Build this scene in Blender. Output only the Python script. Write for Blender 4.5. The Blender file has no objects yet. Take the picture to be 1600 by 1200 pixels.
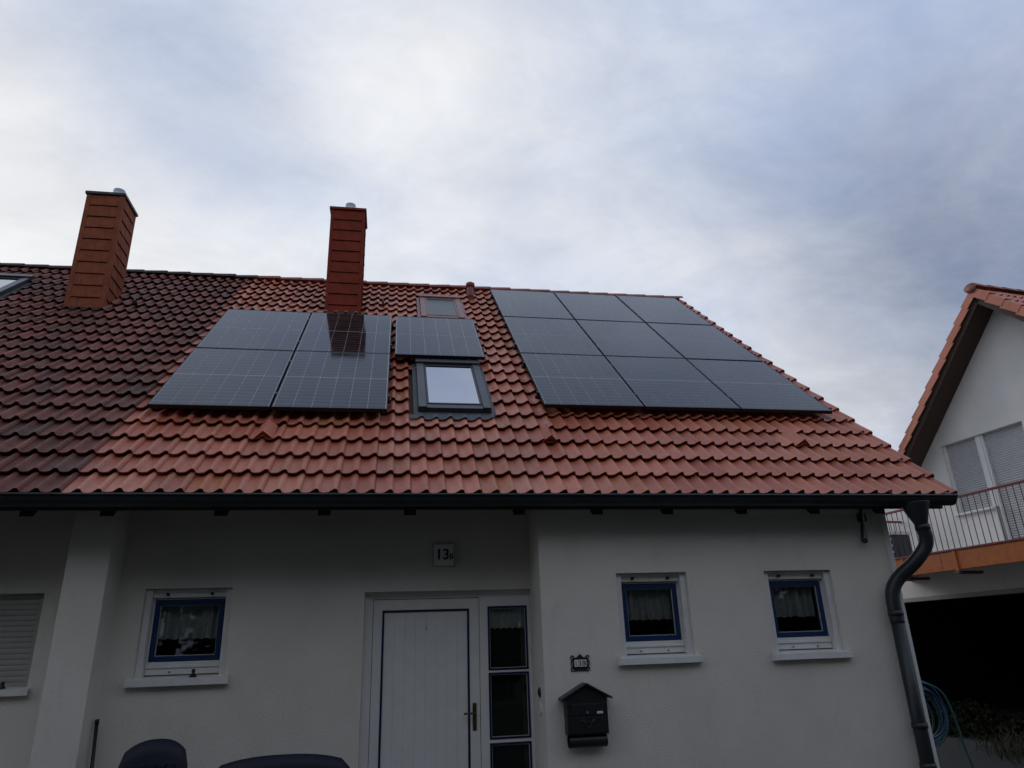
import bpy, bmesh, math, random
from mathutils import Vector, Matrix
random.seed(7)
S = bpy.context.scene
COL = S.collection
R = math.radians

# ------------------------------------------------------------------ camera
CAM = Vector((-1.6133, -7.1133, 1.60))
cr = Vector((0.986194, -0.162392, -0.032399)); cu = Vector((-0.026970, -0.350559, 0.936152)); cf = Vector((0.163382, 0.922354, 0.350099))
cam = bpy.data.cameras.new("camera"); camo = bpy.data.objects.new("camera", cam); COL.objects.link(camo)
M = Matrix((cr, cu, -cf)).transposed().to_4x4(); M.translation = CAM
camo.matrix_world = M
cam.sensor_width = 36; cam.lens = 24.82; cam.clip_end = 3000; cam.clip_start = .05
S.camera = camo
FPX = 1103.1
def to_px(p):
    d = Vector(p) - CAM; z = d.dot(cf)
    return (800 + FPX * d.dot(cr) / z, 600 - FPX * d.dot(cu) / z)

# ------------------------------------------------------------------ sky: Nishita seen through broken cloud, cloud layer by direction
SUN_DIR = Vector((-0.40, 0.78, 0.40)).normalized()
w = bpy.data.worlds.new("World"); S.world = w; w.use_nodes = True
nt = w.node_tree; nt.nodes.clear()
def N(t, nt=nt, **k):
    n = nt.nodes.new(t)
    for a, b in k.items(): setattr(n, a, b)
    return n
L = nt.links.new
out = N('ShaderNodeOutputWorld')
sky = N('ShaderNodeTexSky'); sky.sky_type = 'NISHITA'; sky.sun_disc = False
sky.sun_elevation = math.asin(SUN_DIR.z); sky.sun_rotation = math.atan2(SUN_DIR.x, SUN_DIR.y); sky.air_density = 1.2; sky.dust_density = 1.5
bg1 = N('ShaderNodeBackground'); bg1.inputs[1].default_value = .10; L(sky.outputs[0], bg1.inputs[0])
tc = N('ShaderNodeTexCoord')
nrm = N('ShaderNodeVectorMath', operation='NORMALIZE'); L(tc.outputs['Generated'], nrm.inputs[0])
sep = N('ShaderNodeSeparateXYZ'); L(nrm.outputs[0], sep.inputs[0])
zc = N('ShaderNodeMath', operation='MAXIMUM'); zc.inputs[1].default_value = 0; L(sep.outputs[2], zc.inputs[0])
za = N('ShaderNodeMath', operation='ADD'); za.inputs[1].default_value = .28; L(zc.outputs[0], za.inputs[0])
dv = N('ShaderNodeCombineXYZ')
for i in (0, 1):
    q = N('ShaderNodeMath', operation='DIVIDE'); L(sep.outputs[i], q.inputs[0]); L(za.outputs[0], q.inputs[1]); L(q.outputs[0], dv.inputs[i])
mp = N('ShaderNodeMapping'); mp.inputs['Rotation'].default_value = (0, 0, R(35)); mp.inputs['Scale'].default_value = (1.1, 1.5, 1); mp.inputs['Location'].default_value = (3.1, 1.7, .4)
L(dv.outputs[0], mp.inputs[0])
def noise(sc, det, rough, dist):
    n = N('ShaderNodeTexNoise'); n.inputs['Scale'].default_value = sc; n.inputs['Detail'].default_value = det
    n.inputs['Roughness'].default_value = rough; n.inputs['Distortion'].default_value = dist
    L(mp.outputs[0], n.inputs['Vector']); return n.outputs[0]
def math_(op, a, b):
    n = N('ShaderNodeMath', operation=op)
    for i, v in enumerate((a, b)):
        if isinstance(v, (int, float)): n.inputs[i].default_value = v
        else: L(v, n.inputs[i])
    return n.outputs[0]
n1 = noise(.75, 5, .5, .35); n2 = noise(2.4, 8, .62, .55)
n3 = noise(7.5, 8, .65, .7)
dens = math_('ADD', math_('ADD', math_('MULTIPLY', n1, .62), math_('MULTIPLY', n2, .46)), math_('MULTIPLY', n3, .15))      # about .2 .. .95
# the cloud banks of this sky: thick white ones and thin blue or grey ones, each a soft region of directions
LOBES = [((-.40, .765, .50), .50, .33), ((-.02, .69, .72), .28, .17), ((.12, .745, .655), .30, .14), ((-.27, .71, .65), .24, -.22),
         ((.45, .57, .69), .42, -.11), ((.33, .76, .555), .26, .12), ((.62, .60, .50), .24, .03), ((.575, .772, .271), .22, .10), ((0, .83, .55), .20, .08)]
for d, rad, amt in LOBES:
    dd = N('ShaderNodeVectorMath', operation='DISTANCE'); L(nrm.outputs[0], dd.inputs[0]); dd.inputs[1].default_value = Vector(d).normalized()
    mr = N('ShaderNodeMapRange', interpolation_type='SMOOTHERSTEP'); L(dd.outputs['Value'], mr.inputs[0])
    mr.inputs[1].default_value = 0; mr.inputs[2].default_value = rad; mr.inputs[3].default_value = amt; mr.inputs[4].default_value = 0
    dens = math_('ADD', dens, mr.outputs[0])
hi = N('ShaderNodeMapRange', interpolation_type='SMOOTHSTEP'); L(sep.outputs[2], hi.inputs[0])        # the cover thins towards the zenith
hi.inputs[1].default_value = .70; hi.inputs[2].default_value = .92; hi.inputs[3].default_value = 0; hi.inputs[4].default_value = -.22
dens = math_('ADD', dens, hi.outputs[0])
ramp = N('ShaderNodeValToRGB'); L(dens, ramp.inputs[0])
cr_ = ramp.color_ramp; cr_.interpolation = 'B_SPLINE'
for p, c in ((.20, (.38, .52, .82)), (.42, (.47, .555, .76)), (.60, (.58, .65, .80)), (.80, (.78, .805, .86))):
    e = cr_.elements.new(p); e.color = (*c, 1)
cr_.elements.remove(cr_.elements[0]); cr_.elements[-1].position = 1; cr_.elements[-1].color = (.88, .88, .88, 1)
# heavier grey undersides of the cloud
shade = math_('ADD', math_('MULTIPLY', math_('SUBTRACT', noise(.9, 4, .5, .2), .5), .22), math_('MULTIPLY', math_('SUBTRACT', noise(3.3, 8, .62, .4), .5), .50))
for d, rad, amt in (((.68, .62, .40), .42, -.46), ((.12, .83, .54), .24, -.06), ((-.26, .73, .63), .22, -.08), ((.36, .75, .55), .30, -.10)):
    dd = N('ShaderNodeVectorMath', operation='DISTANCE'); L(nrm.outputs[0], dd.inputs[0]); dd.inputs[1].default_value = Vector(d).normalized()
    mr = N('ShaderNodeMapRange', interpolation_type='SMOOTHERSTEP'); L(dd.outputs['Value'], mr.inputs[0])
    mr.inputs[1].default_value = 0; mr.inputs[2].default_value = rad; mr.inputs[3].default_value = amt; mr.inputs[4].default_value = 0
    shade = math_('ADD', shade, mr.outputs[0])
bg2 = N('ShaderNodeBackground'); cs = N('ShaderNodeCombineXYZ')
for i_, k_ in enumerate((1.04, 1.0, .90)): L(math_('ADD', math_('MULTIPLY', shade, k_), 1.0), cs.inputs[i_])
cm_ = N('ShaderNodeVectorMath', operation='MULTIPLY'); L(ramp.outputs[0], cm_.inputs[0]); L(cs.outputs[0], cm_.inputs[1]); L(cm_.outputs[0], bg2.inputs[0])
mx = N('ShaderNodeMixShader')
cov = N('ShaderNodeMapRange'); L(dens, cov.inputs[0]); cov.inputs[1].default_value = .25; cov.inputs[2].default_value = .65; cov.inputs[3].default_value = .85; cov.inputs[4].default_value = 1
L(cov.outputs[0], mx.inputs[0]); L(bg1.outputs[0], mx.inputs[1]); L(bg2.outputs[0], mx.inputs[2]); L(mx.outputs[0], out.inputs[0])

sun = bpy.data.lights.new("sun", 'SUN'); sun.energy = .6; sun.angle = R(20); sun.color = (1, .95, .88)
suno = bpy.data.objects.new("sun", sun); COL.objects.link(suno); suno.rotation_euler = SUN_DIR.to_track_quat('Z', 'Y').to_euler()
suno.location = (-10, 20, 20)
S.view_settings.view_transform = 'Standard'; S.view_settings.look = 'None'; S.view_settings.exposure = 0; S.view_settings.gamma = 1
S.view_settings.use_curve_mapping = False

# ------------------------------------------------------------------ roof frame (u along facade, v up the slope, n out of the slope)
AL = R(41.92); CA, SA = math.cos(AL), math.sin(AL); ZO = 4.0755
def RF(u, v, n): return Vector((u, v * CA - n * SA, ZO + v * SA + n * CA))

# ------------------------------------------------------------------ materials
def mat(name, col=(.5, .5, .5), rough=.7, metal=0, spec=.5, var=.0, vscale=6, bump=0, bscale=60, coat=0, ior=1.45, build=None):
    m = bpy.data.materials.new(name); m.use_nodes = True
    t = m.node_tree; b = t.nodes['Principled BSDF']
    b.inputs['Base Color'].default_value = (*col, 1); b.inputs['Roughness'].default_value = rough; b.inputs['Metallic'].default_value = metal
    b.inputs['Specular IOR Level'].default_value = spec; b.inputs['IOR'].default_value = ior; b.inputs['Coat Weight'].default_value = coat; b.inputs['Coat Roughness'].default_value = .08
    g = t.nodes.new('ShaderNodeNewGeometry')
    if var:
        n = t.nodes.new('ShaderNodeTexNoise'); n.inputs['Scale'].default_value = vscale; n.inputs['Detail'].default_value = 6; n.inputs['Roughness'].default_value = .62
        t.links.new(g.outputs['Position'], n.inputs['Vector'])
        r = t.nodes.new('ShaderNodeMapRange'); r.inputs[1].default_value = .25; r.inputs[2].default_value = .75; r.inputs[3].default_value = 1 - var; r.inputs[4].default_value = 1 + var
        t.links.new(n.outputs[0], r.inputs[0])
        h = t.nodes.new('ShaderNodeVectorMath'); h.operation = 'SCALE'; h.inputs[0].default_value = col; t.links.new(r.outputs[0], h.inputs['Scale'])
        t.links.new(h.outputs[0], b.inputs['Base Color'])
    if bump:
        n = t.nodes.new('ShaderNodeTexNoise'); n.inputs['Scale'].default_value = bscale; n.inputs['Detail'].default_value = 4
        t.links.new(g.outputs['Position'], n.inputs['Vector'])
        u = t.nodes.new('ShaderNodeBump'); u.inputs['Strength'].default_value = 1; u.inputs['Distance'].default_value = bump
        t.links.new(n.outputs[0], u.inputs['Height']); t.links.new(u.outputs[0], b.inputs['Normal'])
    if build: build(t, b, g)
    return m

def mixcol(t, a, b, fac, mode='MIX'):
    n = t.nodes.new('ShaderNodeMix'); n.data_type = 'RGBA'; n.blend_type = mode
    for s, v in ((n.inputs[6], a), (n.inputs[7], b), (n.inputs[0], fac)):
        if hasattr(v, 'node'): t.links.new(v, s)
        elif isinstance(v, (int, float)): s.default_value = v
        else: s.default_value = (*v, 1)
    return n.outputs[2]
def tnoise(t, g, sc, det=5, rough=.6, off=(0, 0, 0), scale=(1, 1, 1)):
    mpn = t.nodes.new('ShaderNodeMapping'); mpn.inputs['Location'].default_value = off; mpn.inputs['Scale'].default_value = scale
    t.links.new(g.outputs['Position'], mpn.inputs[0])
    n = t.nodes.new('ShaderNodeTexNoise'); n.inputs['Scale'].default_value = sc; n.inputs['Detail'].default_value = det; n.inputs['Roughness'].default_value = rough
    t.links.new(mpn.outputs[0], n.inputs['Vector']); return n.outputs[0]
def mrange(t, v, a, b, c=0., d=1.):
    n = t.nodes.new('ShaderNodeMapRange'); t.links.new(v, n.inputs[0])
    for i, k in enumerate((a, b, c, d)): n.inputs[i + 1].default_value = k
    return n.outputs[0]
TW, TR = .30, .335                       # tile cover width and row height
U0, V0 = -4.15, -1.70                    # party-wall joint and eaves
def tile_id(t, g):
    """white noise per roof tile, from its cell on the slope"""
    def M_(op, a, b=None):
        n = t.nodes.new('ShaderNodeMath'); n.operation = op
        for i, v in enumerate((a, b)):
            if v is None: continue
            if isinstance(v, (int, float)): n.inputs[i].default_value = v
            else: t.links.new(v, n.inputs[i])
        return n.outputs[0]
    s = t.nodes.new('ShaderNodeSeparateXYZ'); t.links.new(g.outputs['Position'], s.inputs[0])
    v = M_('ADD', M_('MULTIPLY', s.outputs[1], CA), M_('MULTIPLY', M_('SUBTRACT', s.outputs[2], ZO), SA))
    iu = M_('FLOOR', M_('DIVIDE', M_('SUBTRACT', s.outputs[0], U0), TW)); iv = M_('FLOOR', M_('DIVIDE', M_('SUBTRACT', v, V0 - .012), TR))
    c = t.nodes.new('ShaderNodeCombineXYZ'); t.links.new(iu, c.inputs[0]); t.links.new(iv, c.inputs[1])
    wn = t.nodes.new('ShaderNodeTexWhiteNoise'); wn.noise_dimensions = '2D'; t.links.new(c.outputs[0], wn.inputs['Vector'])
    return wn.outputs['Value'], wn.outputs['Color']
def build_red(t, b, g):
    idv, idc = tile_id(t, g)
    c = mixcol(t, (.37, .098, .052), (.57, .190, .112), idv)
    sp = t.nodes.new('ShaderNodeSeparateColor'); t.links.new(idc, sp.inputs[0])
    c = mixcol(t, c, (.42, .125, .045), mrange(t, sp.outputs[1], .84, .93, 0, .8))           # a few orange ones
    c = mixcol(t, c, (.33, .080, .045), mrange(t, tnoise(t, g, 3.2, 5), .48, .72, 0, .5))
    c = mixcol(t, c, (.26, .12, .06), mrange(t, tnoise(t, g, 14, 6, .7, (4, 2, 1)), .57, .80, 0, .6))
    c = mixcol(t, c, (.05, .035, .03), mrange(t, tnoise(t, g, 26, 3, .5, (1, 7, 3)), .71, .76, 0, .85))
    fs = t.nodes.new('ShaderNodeMath'); fs.operation = 'MULTIPLY'; t.links.new(mrange(t, sp.outputs[2], .55, .95, .12, .85), fs.inputs[0]); t.links.new(mrange(t, tnoise(t, g, 45, 6, .75, (9, 1, 4)), .48, .66), fs.inputs[1])
    c = mixcol(t, c, (.40, .27, .19), fs.outputs[0])           # pale lichen dust on some
    c = mixcol(t, c, (.46, .22, .15), mrange(t, tnoise(t, g, 90, 3, .6), .56, .8, 0, .5))
    t.links.new(c, b.inputs['Base Color'])
    t.links.new(mrange(t, tnoise(t, g, 9, 4), .3, .7, .30, .50), b.inputs['Roughness'])
def build_dark(t, b, g):
    idv, idc = tile_id(t, g)
    c = mixcol(t, (.135, .041, .027), (.22, .066, .042), idv)
    sp = t.nodes.new('ShaderNodeSeparateColor'); t.links.new(idc, sp.inputs[0])
    c = mixcol(t, c, (.23, .075, .048), mrange(t, sp.outputs[1], .62, 1, 0, .8))
    c = mixcol(t, c, (.060, .042, .028), mrange(t, sp.outputs[2], .75, 1, 0, .5))
    c = mixcol(t, c, (.056, .028, .021), mrange(t, tnoise(t, g, 5, 6, .65), .45, .75, 0, .7))
    c = mixcol(t, c, (.095, .082, .045), mrange(t, tnoise(t, g, 17, 6, .7, (4, 2, 1)), .57, .75, 0, .6))
    c = mixcol(t, c, (.30, .29, .27), mrange(t, tnoise(t, g, 30, 2, .4, (1, 7, 3)), .79, .82, 0, .8))
    t.links.new(c, b.inputs['Base Color'])
    t.links.new(mrange(t, tnoise(t, g, 9, 4), .3, .7, .45, .72), b.inputs['Roughness'])
def build_plaster(base, stain):
    def f(t, b, g):
        c = mixcol(t, base, tuple(x * .86 for x in base), mrange(t, tnoise(t, g, .9, 6, .6), .4, .7, 0, 1))
        c = mixcol(t, c, tuple(x * .8 for x in base), mrange(t, tnoise(t, g, 5, 6, .7, (3, 3, 3), (1, 1, .35)), .55, .8, 0, .6))
        c = mixcol(t, c, (.2, .2, .18), mrange(t, tnoise(t, g, 9, 5, .75, (7, 1, 2), (1, 1, .3)), .66, .82, 0, stain))
        t.links.new(c, b.inputs['Base Color'])
    return f
def build_garden(t, b, g):
    c = mixcol(t, (.05, .048, .045), (.035, .045, .02), mrange(t, tnoise(t, g, .35, 5), .45, .6))
    c = mixcol(t, c, (.08, .07, .055), mrange(t, tnoise(t, g, 25, 4), .5, .8, 0, .7))
    t.links.new(c, b.inputs['Base Color'])
def build_cells(t, b, g):
    # printed half-cut cells inside one string: fine horizontal joints and busbars, by the panel's own coordinates
    tcn = t.nodes.new('ShaderNodeTexCoord'); s = t.nodes.new('ShaderNodeSeparateXYZ'); t.links.new(tcn.outputs['Object'], s.inputs[0])
    def M_(op, a, k):
        n = t.nodes.new('ShaderNodeMath'); n.operation = op
        if isinstance(a, (int, float)): n.inputs[0].default_value = a
        else: t.links.new(a, n.inputs[0])
        n.inputs[1].default_value = k; return n.outputs[0]
    fr = M_('FRACT', M_('MULTIPLY', s.outputs[1], 1 / .0926), 1)
    ln = mrange(t, M_('ABSOLUTE', M_('SUBTRACT', fr, .5), 1), .455, .475)
    fb = M_('FRACT', M_('MULTIPLY', s.outputs[0], 1 / .018), 1)
    bb = mrange(t, M_('ABSOLUTE', M_('SUBTRACT', fb, .5), 1), .44, .48, 0, .25)
    c = mixcol(t, (.006, .006, .0075), (.12, .12, .125), ln)
    c = mixcol(t, c, (.05, .052, .058), bb)
    c = mixcol(t, c, (.085, .08, .07), mrange(t, tnoise(t, g, 1.6, 6, .65), .45, .85, .0, .28))   # dust film
    t.links.new(c, b.inputs['Base Color'])
    t.links.new(mrange(t, tnoise(t, g, 2.3, 5), .35, .7, .05, .11), b.inputs['Roughness'])

MT = {}
MT['tile'] = mat('clay_tile_red', bump=.0012, bscale=140, build=build_red, spec=.42)
MT['tile_dark'] = mat('clay_tile_weathered', bump=.002, bscale=110, build=build_dark, spec=.4)
MT['ridge'] = mat('ridge_tile_red', (.25, .085, .062), .6, var=.35, vscale=12, bump=.001)
MT['ridge_dark'] = mat('ridge_tile_weathered', (.055, .040, .034), .75, var=.5, vscale=10, bump=.001)
MT['plaster'] = mat('plaster_white', bump=.005, bscale=85, rough=.9, spec=.2, build=build_plaster((.70, .66, .588), .30))
MT['plaster2'] = mat('plaster_neighbour', bump=.0022, bscale=120, rough=.9, spec=.2, build=build_plaster((.76, .735, .70), .5))
MT['deck'] = mat('roof_boards', (.11, .065, .032), .8, var=.3)
MT['wood_dark'] = mat('dark_stained_timber', (.050, .028, .017), .7, var=.3, vscale=20)
MT['rafter'] = mat('brown_rafter', (.035, .021, .013), .75, var=.3, vscale=20)
MT['zinc'] = mat('weathered_zinc', (.034, .040, .042), .42, metal=.35, var=.3, vscale=5)
MT['white'] = mat('white_paint', (.70, .69, .665), .45, var=.06, vscale=8)
MT['white_metal'] = mat('white_coated_metal', (.69, .68, .655), .35, var=.08, vscale=12)
MT['blue'] = mat('blue_lacquer', (.009, .030, .10), .35, var=.15)
MT['navy_line'] = mat('dark_blue_lacquer', (.005, .011, .055), .35)
MT['alu'] = mat('aluminium', (.42, .43, .44), .35, metal=.9)
MT['frame_black'] = mat('black_anodised', (.012, .013, .015), .4, metal=.3)
MT['backsheet'] = mat('panel_backsheet', (.66, .67, .69), .25, coat=.6)
MT['cells'] = mat('solar_cells', (.008, .009, .013), .07, build=build_cells, ior=1.46)
MT['velux'] = mat('grey_window_cladding', (.075, .082, .086), .4, metal=.5, var=.15)
MT['lead'] = mat('lead_apron', (.085, .092, .096), .6, metal=.3, var=.4, vscale=18, bump=.003, bscale=40)
MT['hatch'] = mat('red_brown_cladding', (.24, .125, .11), .4, metal=.2, var=.2, vscale=14)
MT['chim1'] = mat('chimney_cladding_red', (.19, .034, .019), .8, spec=.15, var=.22, vscale=9, bump=.0015)
MT['chim2'] = mat('chimney_cladding_orange', (.225, .068, .034), .8, spec=.15, var=.25, vscale=7, bump=.0015)
MT['chim_joint'] = mat('chimney_core', (.02, .009, .007), .9)
MT['black'] = mat('black_powder_coat', (.012, .013, .015), .42, bump=.0006, bscale=300)
MT['brass'] = mat('aged_brass', (.12, .085, .035), .4, metal=.8, var=.2)
MT['navy_plastic'] = mat('navy_plastic', (.003, .005, .018), .6, bump=.0008, bscale=200)
MT['curtain'] = mat('net_curtain', (.58, .57, .57), .9, var=.2, vscale=30)
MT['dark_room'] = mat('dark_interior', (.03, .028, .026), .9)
MT['number_plate'] = mat('number_plate_white', (.78, .77, .74), .35)
MT['ink'] = mat('black_lettering', (.01, .01, .012), .5)
MT['shutter'] = mat('roller_shutter_grey', (.50, .50, .51), .5, var=.08, vscale=6)
MT['shutter_l'] = mat('roller_shutter_beige', (.34, .335, .30), .55, var=.08)
MT['rail_red'] = mat('red_painted_steel', (.17, .028, .030), .45, var=.15)
MT['bar'] = mat('dark_red_bar', (.085, .025, .024), .5)
MT['fascia'] = mat('orange_stained_timber', (.42, .112, .024), .5, var=.25, vscale=10)
MT['bracket_red'] = mat('brown_red_timber', (.12, .04, .035), .6)
MT['garden'] = mat('garden_ground', rough=.95, build=build_garden, bump=.01, bscale=20)
MT['asphalt'] = mat('asphalt', (.022, .021, .019), .85, var=.3, vscale=4, bump=.003, bscale=60)
MT['paving'] = mat('concrete_paving', (.10, .098, .095), .85, var=.25, vscale=3, bump=.002, bscale=50)
MT['hose'] = mat('teal_hose', (.035, .11, .125), .4)
MT['hose_blue'] = mat('blue_hose', (.01, .05, .13), .4)
MT['grass'] = mat('dry_grass', (.045, .042, .02), .8, var=.4, vscale=8)
MT['planter'] = mat('dark_wicker', (.06, .06, .07), .6)
MT['planter_lid'] = mat('pale_lid', (.7, .7, .69), .5)
MT['log'] = mat('split_firewood', (.10, .06, .04), .85, var=.4, vscale=12)
def glass(name, tint, ior, rough=.02):
    m = bpy.data.materials.new(name); m.use_nodes = True; t = m.node_tree; t.nodes.clear()
    o = t.nodes.new('ShaderNodeOutputMaterial'); f = t.nodes.new('ShaderNodeFresnel'); f.inputs[0].default_value = ior
    a = t.nodes.new('ShaderNodeBsdfTransparent'); a.inputs[0].default_value = (*tint, 1)
    g = t.nodes.new('ShaderNodeBsdfGlossy'); g.inputs[1].default_value = rough
    x = t.nodes.new('ShaderNodeMixShader'); t.links.new(f.outputs[0], x.inputs[0]); t.links.new(a.outputs[0], x.inputs[1]); t.links.new(g.outputs[0], x.inputs[2]); t.links.new(x.outputs[0], o.inputs[0])
    return m
MT['glass'] = glass('window_glass', (.86, .89, .88), 1.42)
MT['glass_roof'] = glass('coated_roof_glass', (.25, .28, .3), 22.0, .01)
MT['glass_hatch'] = mat('frosted_acrylic', (.06, .075, .07), .35, ior=1.5)

# ------------------------------------------------------------------ mesh helpers
class MB:
    def __init__(s): s.v = []; s.f = []; s.smooth = set()
    def add(s, vs, fs, smooth=False):
        o = len(s.v); s.v += [tuple(x) for x in vs]
        for f in fs:
            if smooth: s.smooth.add(len(s.f))
            s.f.append(tuple(i + o for i in f))
    def box(s, x0, x1, y0, y1, z0, z1, T=None):
        vs = [(x, y, z) for z in (z0, z1) for y in (y0, y1) for x in (x0, x1)]
        if T: vs = [T(*p) for p in vs]
        s.add(vs, [(0, 2, 3, 1), (4, 5, 7, 6), (0, 1, 5, 4), (2, 6, 7, 3), (0, 4, 6, 2), (1, 3, 7, 5)]); return s
    def prism(s, poly, T, a, b):
        """poly: list of (p,q); T(p,q,t) -> point; t from a to b"""
        n = len(poly); vs = [T(p, q, a) for p, q in poly] + [T(p, q, b) for p, q in poly]
        s.add(vs, [tuple(range(n))[::-1], tuple(range(n, 2 * n))] + [(i, (i + 1) % n, n + (i + 1) % n, n + i) for i in range(n)]); return s
    def tube(s, pts, r, seg=12, cap=True, radii=None):
        pts = [Vector(p) for p in pts]; n = len(pts); base = len(s.v); vs = []; ref = None
        for i, p in enumerate(pts):
            d = (pts[min(i + 1, n - 1)] - pts[max(i - 1, 0)]).normalized()
            if ref is None:
                ref = d.orthogonal().normalized()
            ref = (ref - d * ref.dot(d)).normalized(); b = d.cross(ref); rr = radii[i] if radii else r
            for k in range(seg):
                a = 2 * math.pi * k / seg; vs.append(p + ref * (rr * math.cos(a)) + b * (rr * math.sin(a)))
        fs = [(i * seg + k, i * seg + (k + 1) % seg, (i + 1) * seg + (k + 1) % seg, (i + 1) * seg + k) for i in range(n - 1) for k in range(seg)]
        s.add(vs, fs, True)
        if cap:
            o = base
            s.f.append(tuple(o + k for k in range(seg))[::-1]); s.f.append(tuple(o + (n - 1) * seg + k for k in range(seg)))
        return s
    def mesh(s, name):
        m = bpy.data.meshes.new(name); m.from_pydata(s.v, [], s.f); m.update()
        bm = bmesh.new(); bm.from_mesh(m)
        if not getattr(s, 'keep', False): bmesh.ops.recalc_face_normals(bm, faces=bm.faces)
        bm.to_mesh(m); bm.free()
        for i in s.smooth:
            if i < len(m.polygons): m.polygons[i].use_smooth = True
        return m
WORLD = {}
def link(name, data, parent=None, matrix=None, mt=None):
    o = bpy.data.objects.new(name, data); COL.objects.link(o)
    if mt and data and not data.materials: data.materials.append(MT[mt])
    o.matrix_basis = matrix or Matrix()
    if parent:
        o.parent = parent; o.matrix_parent_inverse = WORLD[parent.name].inverted()
    WORLD[o.name] = matrix or Matrix()
    return o
def obj(name, mb, mt, parent=None, bevel=0, matrix=None):
    m = mb.mesh(name); m.materials.append(MT[mt]); o = link(name, m, parent, matrix)
    if bevel:
        b = o.modifiers.new('bevel', 'BEVEL'); b.width = bevel; b.segments = 2; b.limit_method = 'ANGLE'
    return o
def thing(name, label, cat, loc, group=None):
    o = link(name, None, None, Matrix.Translation(loc)); o.empty_display_size = .2
    return tag(o, label, cat, group)
def tag(o, label, cat, group=None):
    o['label'] = label; o['category'] = cat
    if group: o['group'] = group
    return o
def B(x0, x1, y0, y1, z0, z1): return MB().box(x0, x1, y0, y1, z0, z1)
def RB(u0, u1, v0, v1, n0, n1): return MB().box(u0, u1, v0, v1, n0, n1, RF)

# ------------------------------------------------------------------ ground
g = MB(); g.add([(-900, -900, 0), (900, -900, 0), (900, 900, 0), (-900, 900, 0)], [(0, 1, 2, 3)])
o = obj('ground', g, 'garden'); o['kind'] = 'structure'
o = obj('path', B(-5.5, 3.2, -3.2, -.95, -.1, .035), 'paving'); o['kind'] = 'structure'
o = obj('driveway', B(3.3, 9.0, -14, 5.6, -.1, .02), 'asphalt'); o['kind'] = 'structure'

# ------------------------------------------------------------------ the two halves of the house
YA, YB = -.50, -.94                      # door wall, right wall
UR = 3.75; ULEFT = -12.4; VR = 5.66       # verge, far end of left house, ridge
NT = -.178                               # tile bed
house = thing('house', 'white plastered house with red tiled roof, blue framed windows and number 13B', 'house', (-.5, 4, 0))
nhouse = thing('house', 'left half of the pair, dark weathered tile roof and closed shutter window', 'house', (-8, 4, 0))
RYr, RZr = RF(0, VR, NT).y, RF(0, VR, NT).z
def zroof(y, n=-.22): return ZO + (y + n * SA) / CA * SA + n * CA      # underside of roof at depth y

def wall(name, x0, x1, y, z0, z1, holes, parent, mt='plaster', depth=.2):
    xs = sorted({x0, x1, *[h[0] for h in holes], *[h[1] for h in holes]}); zs = sorted({z0, z1, *[h[2] for h in holes], *[h[3] for h in holes]})
    m = MB(); m.keep = True
    for i in range(len(xs) - 1):
        for j in range(len(zs) - 1):
            cx, cz = (xs[i] + xs[i + 1]) / 2, (zs[j] + zs[j + 1]) / 2
            if any(h[0] < cx < h[1] and h[2] < cz < h[3] for h in holes): continue
            m.add([(xs[i], y, zs[j]), (xs[i + 1], y, zs[j]), (xs[i + 1], y, zs[j + 1]), (xs[i], y, zs[j + 1])], [(0, 1, 2, 3)])
    for a, b, c, d in holes:
        p = [(a, c), (b, c), (b, d), (a, d)]
        for k in range(4):
            (xa, za), (xb, zb) = p[k], p[(k + 1) % 4]
            m.add([(xa, y, za), (xb, y, zb), (xb, y + depth, zb), (xa, y + depth, za)], [(0, 3, 2, 1)])
    return obj(name, m, mt, parent)
WIN_A = (-3.648, -2.943, 1.455, 2.168); WIN_B1 = (.349, 1.005, 1.488, 2.188); WIN_B2 = (1.752, 2.420, 1.478, 2.186)
DOOR = (-1.827, -.334, .035, 2.105)
wall('front_wall', -3.86, -.334, YA, 0, 3.27, [WIN_A, DOOR], house)
wall('front_wall', -.334, 3.05, YB, 0, 2.87, [WIN_B1, WIN_B2], house)
m = MB(); m.add([(-.334, YA, 0), (-.334, YB, 0), (-.334, YB, 2.87), (-.334, YA, 3.27)], [(0, 1, 2, 3)]); obj('return_wall', m, 'plaster', house)
# corner strip, gable and rear walls
obj('corner_strip', B(3.05, 3.10, YB - .012, YB + .2, 0, 2.86), 'white', house, .004)
m = MB(); yb = 2 * RYr - YB
m.prism([(YB + .2, 0), (yb, 0), (yb, 2.8), (RYr, RZr - .25), (YB + .2, 2.98)], lambda p, q, t: (t, p, q), 2.85, 3.08); obj('gable_wall', m, 'plaster', house)
obj('rear_wall', B(-4.02, 2.85, yb - .3, yb, 0, 2.8), 'plaster', house)
obj('party_pier', B(-4.18, -3.86, -.80, -.1, 0, 2.98), 'plaster', house, .006)
LWIN = (-5.55, -4.42, 1.43, 2.152)
wall('front_wall', ULEFT + .6, -4.18, YA, 0, 3.27, [LWIN], nhouse)
m = MB(); m.prism([(YA, 0), (yb, 0), (yb, 2.8), (RYr, RZr - .25), (YA, 3.2)], lambda p, q, t: (t, p, q), ULEFT + .38, ULEFT + .6); obj('gable_wall', m, 'plaster', nhouse)
obj('rear_wall', B(ULEFT + .6, -4.18, yb - .3, yb, 0, 2.8), 'plaster', nhouse)

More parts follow.
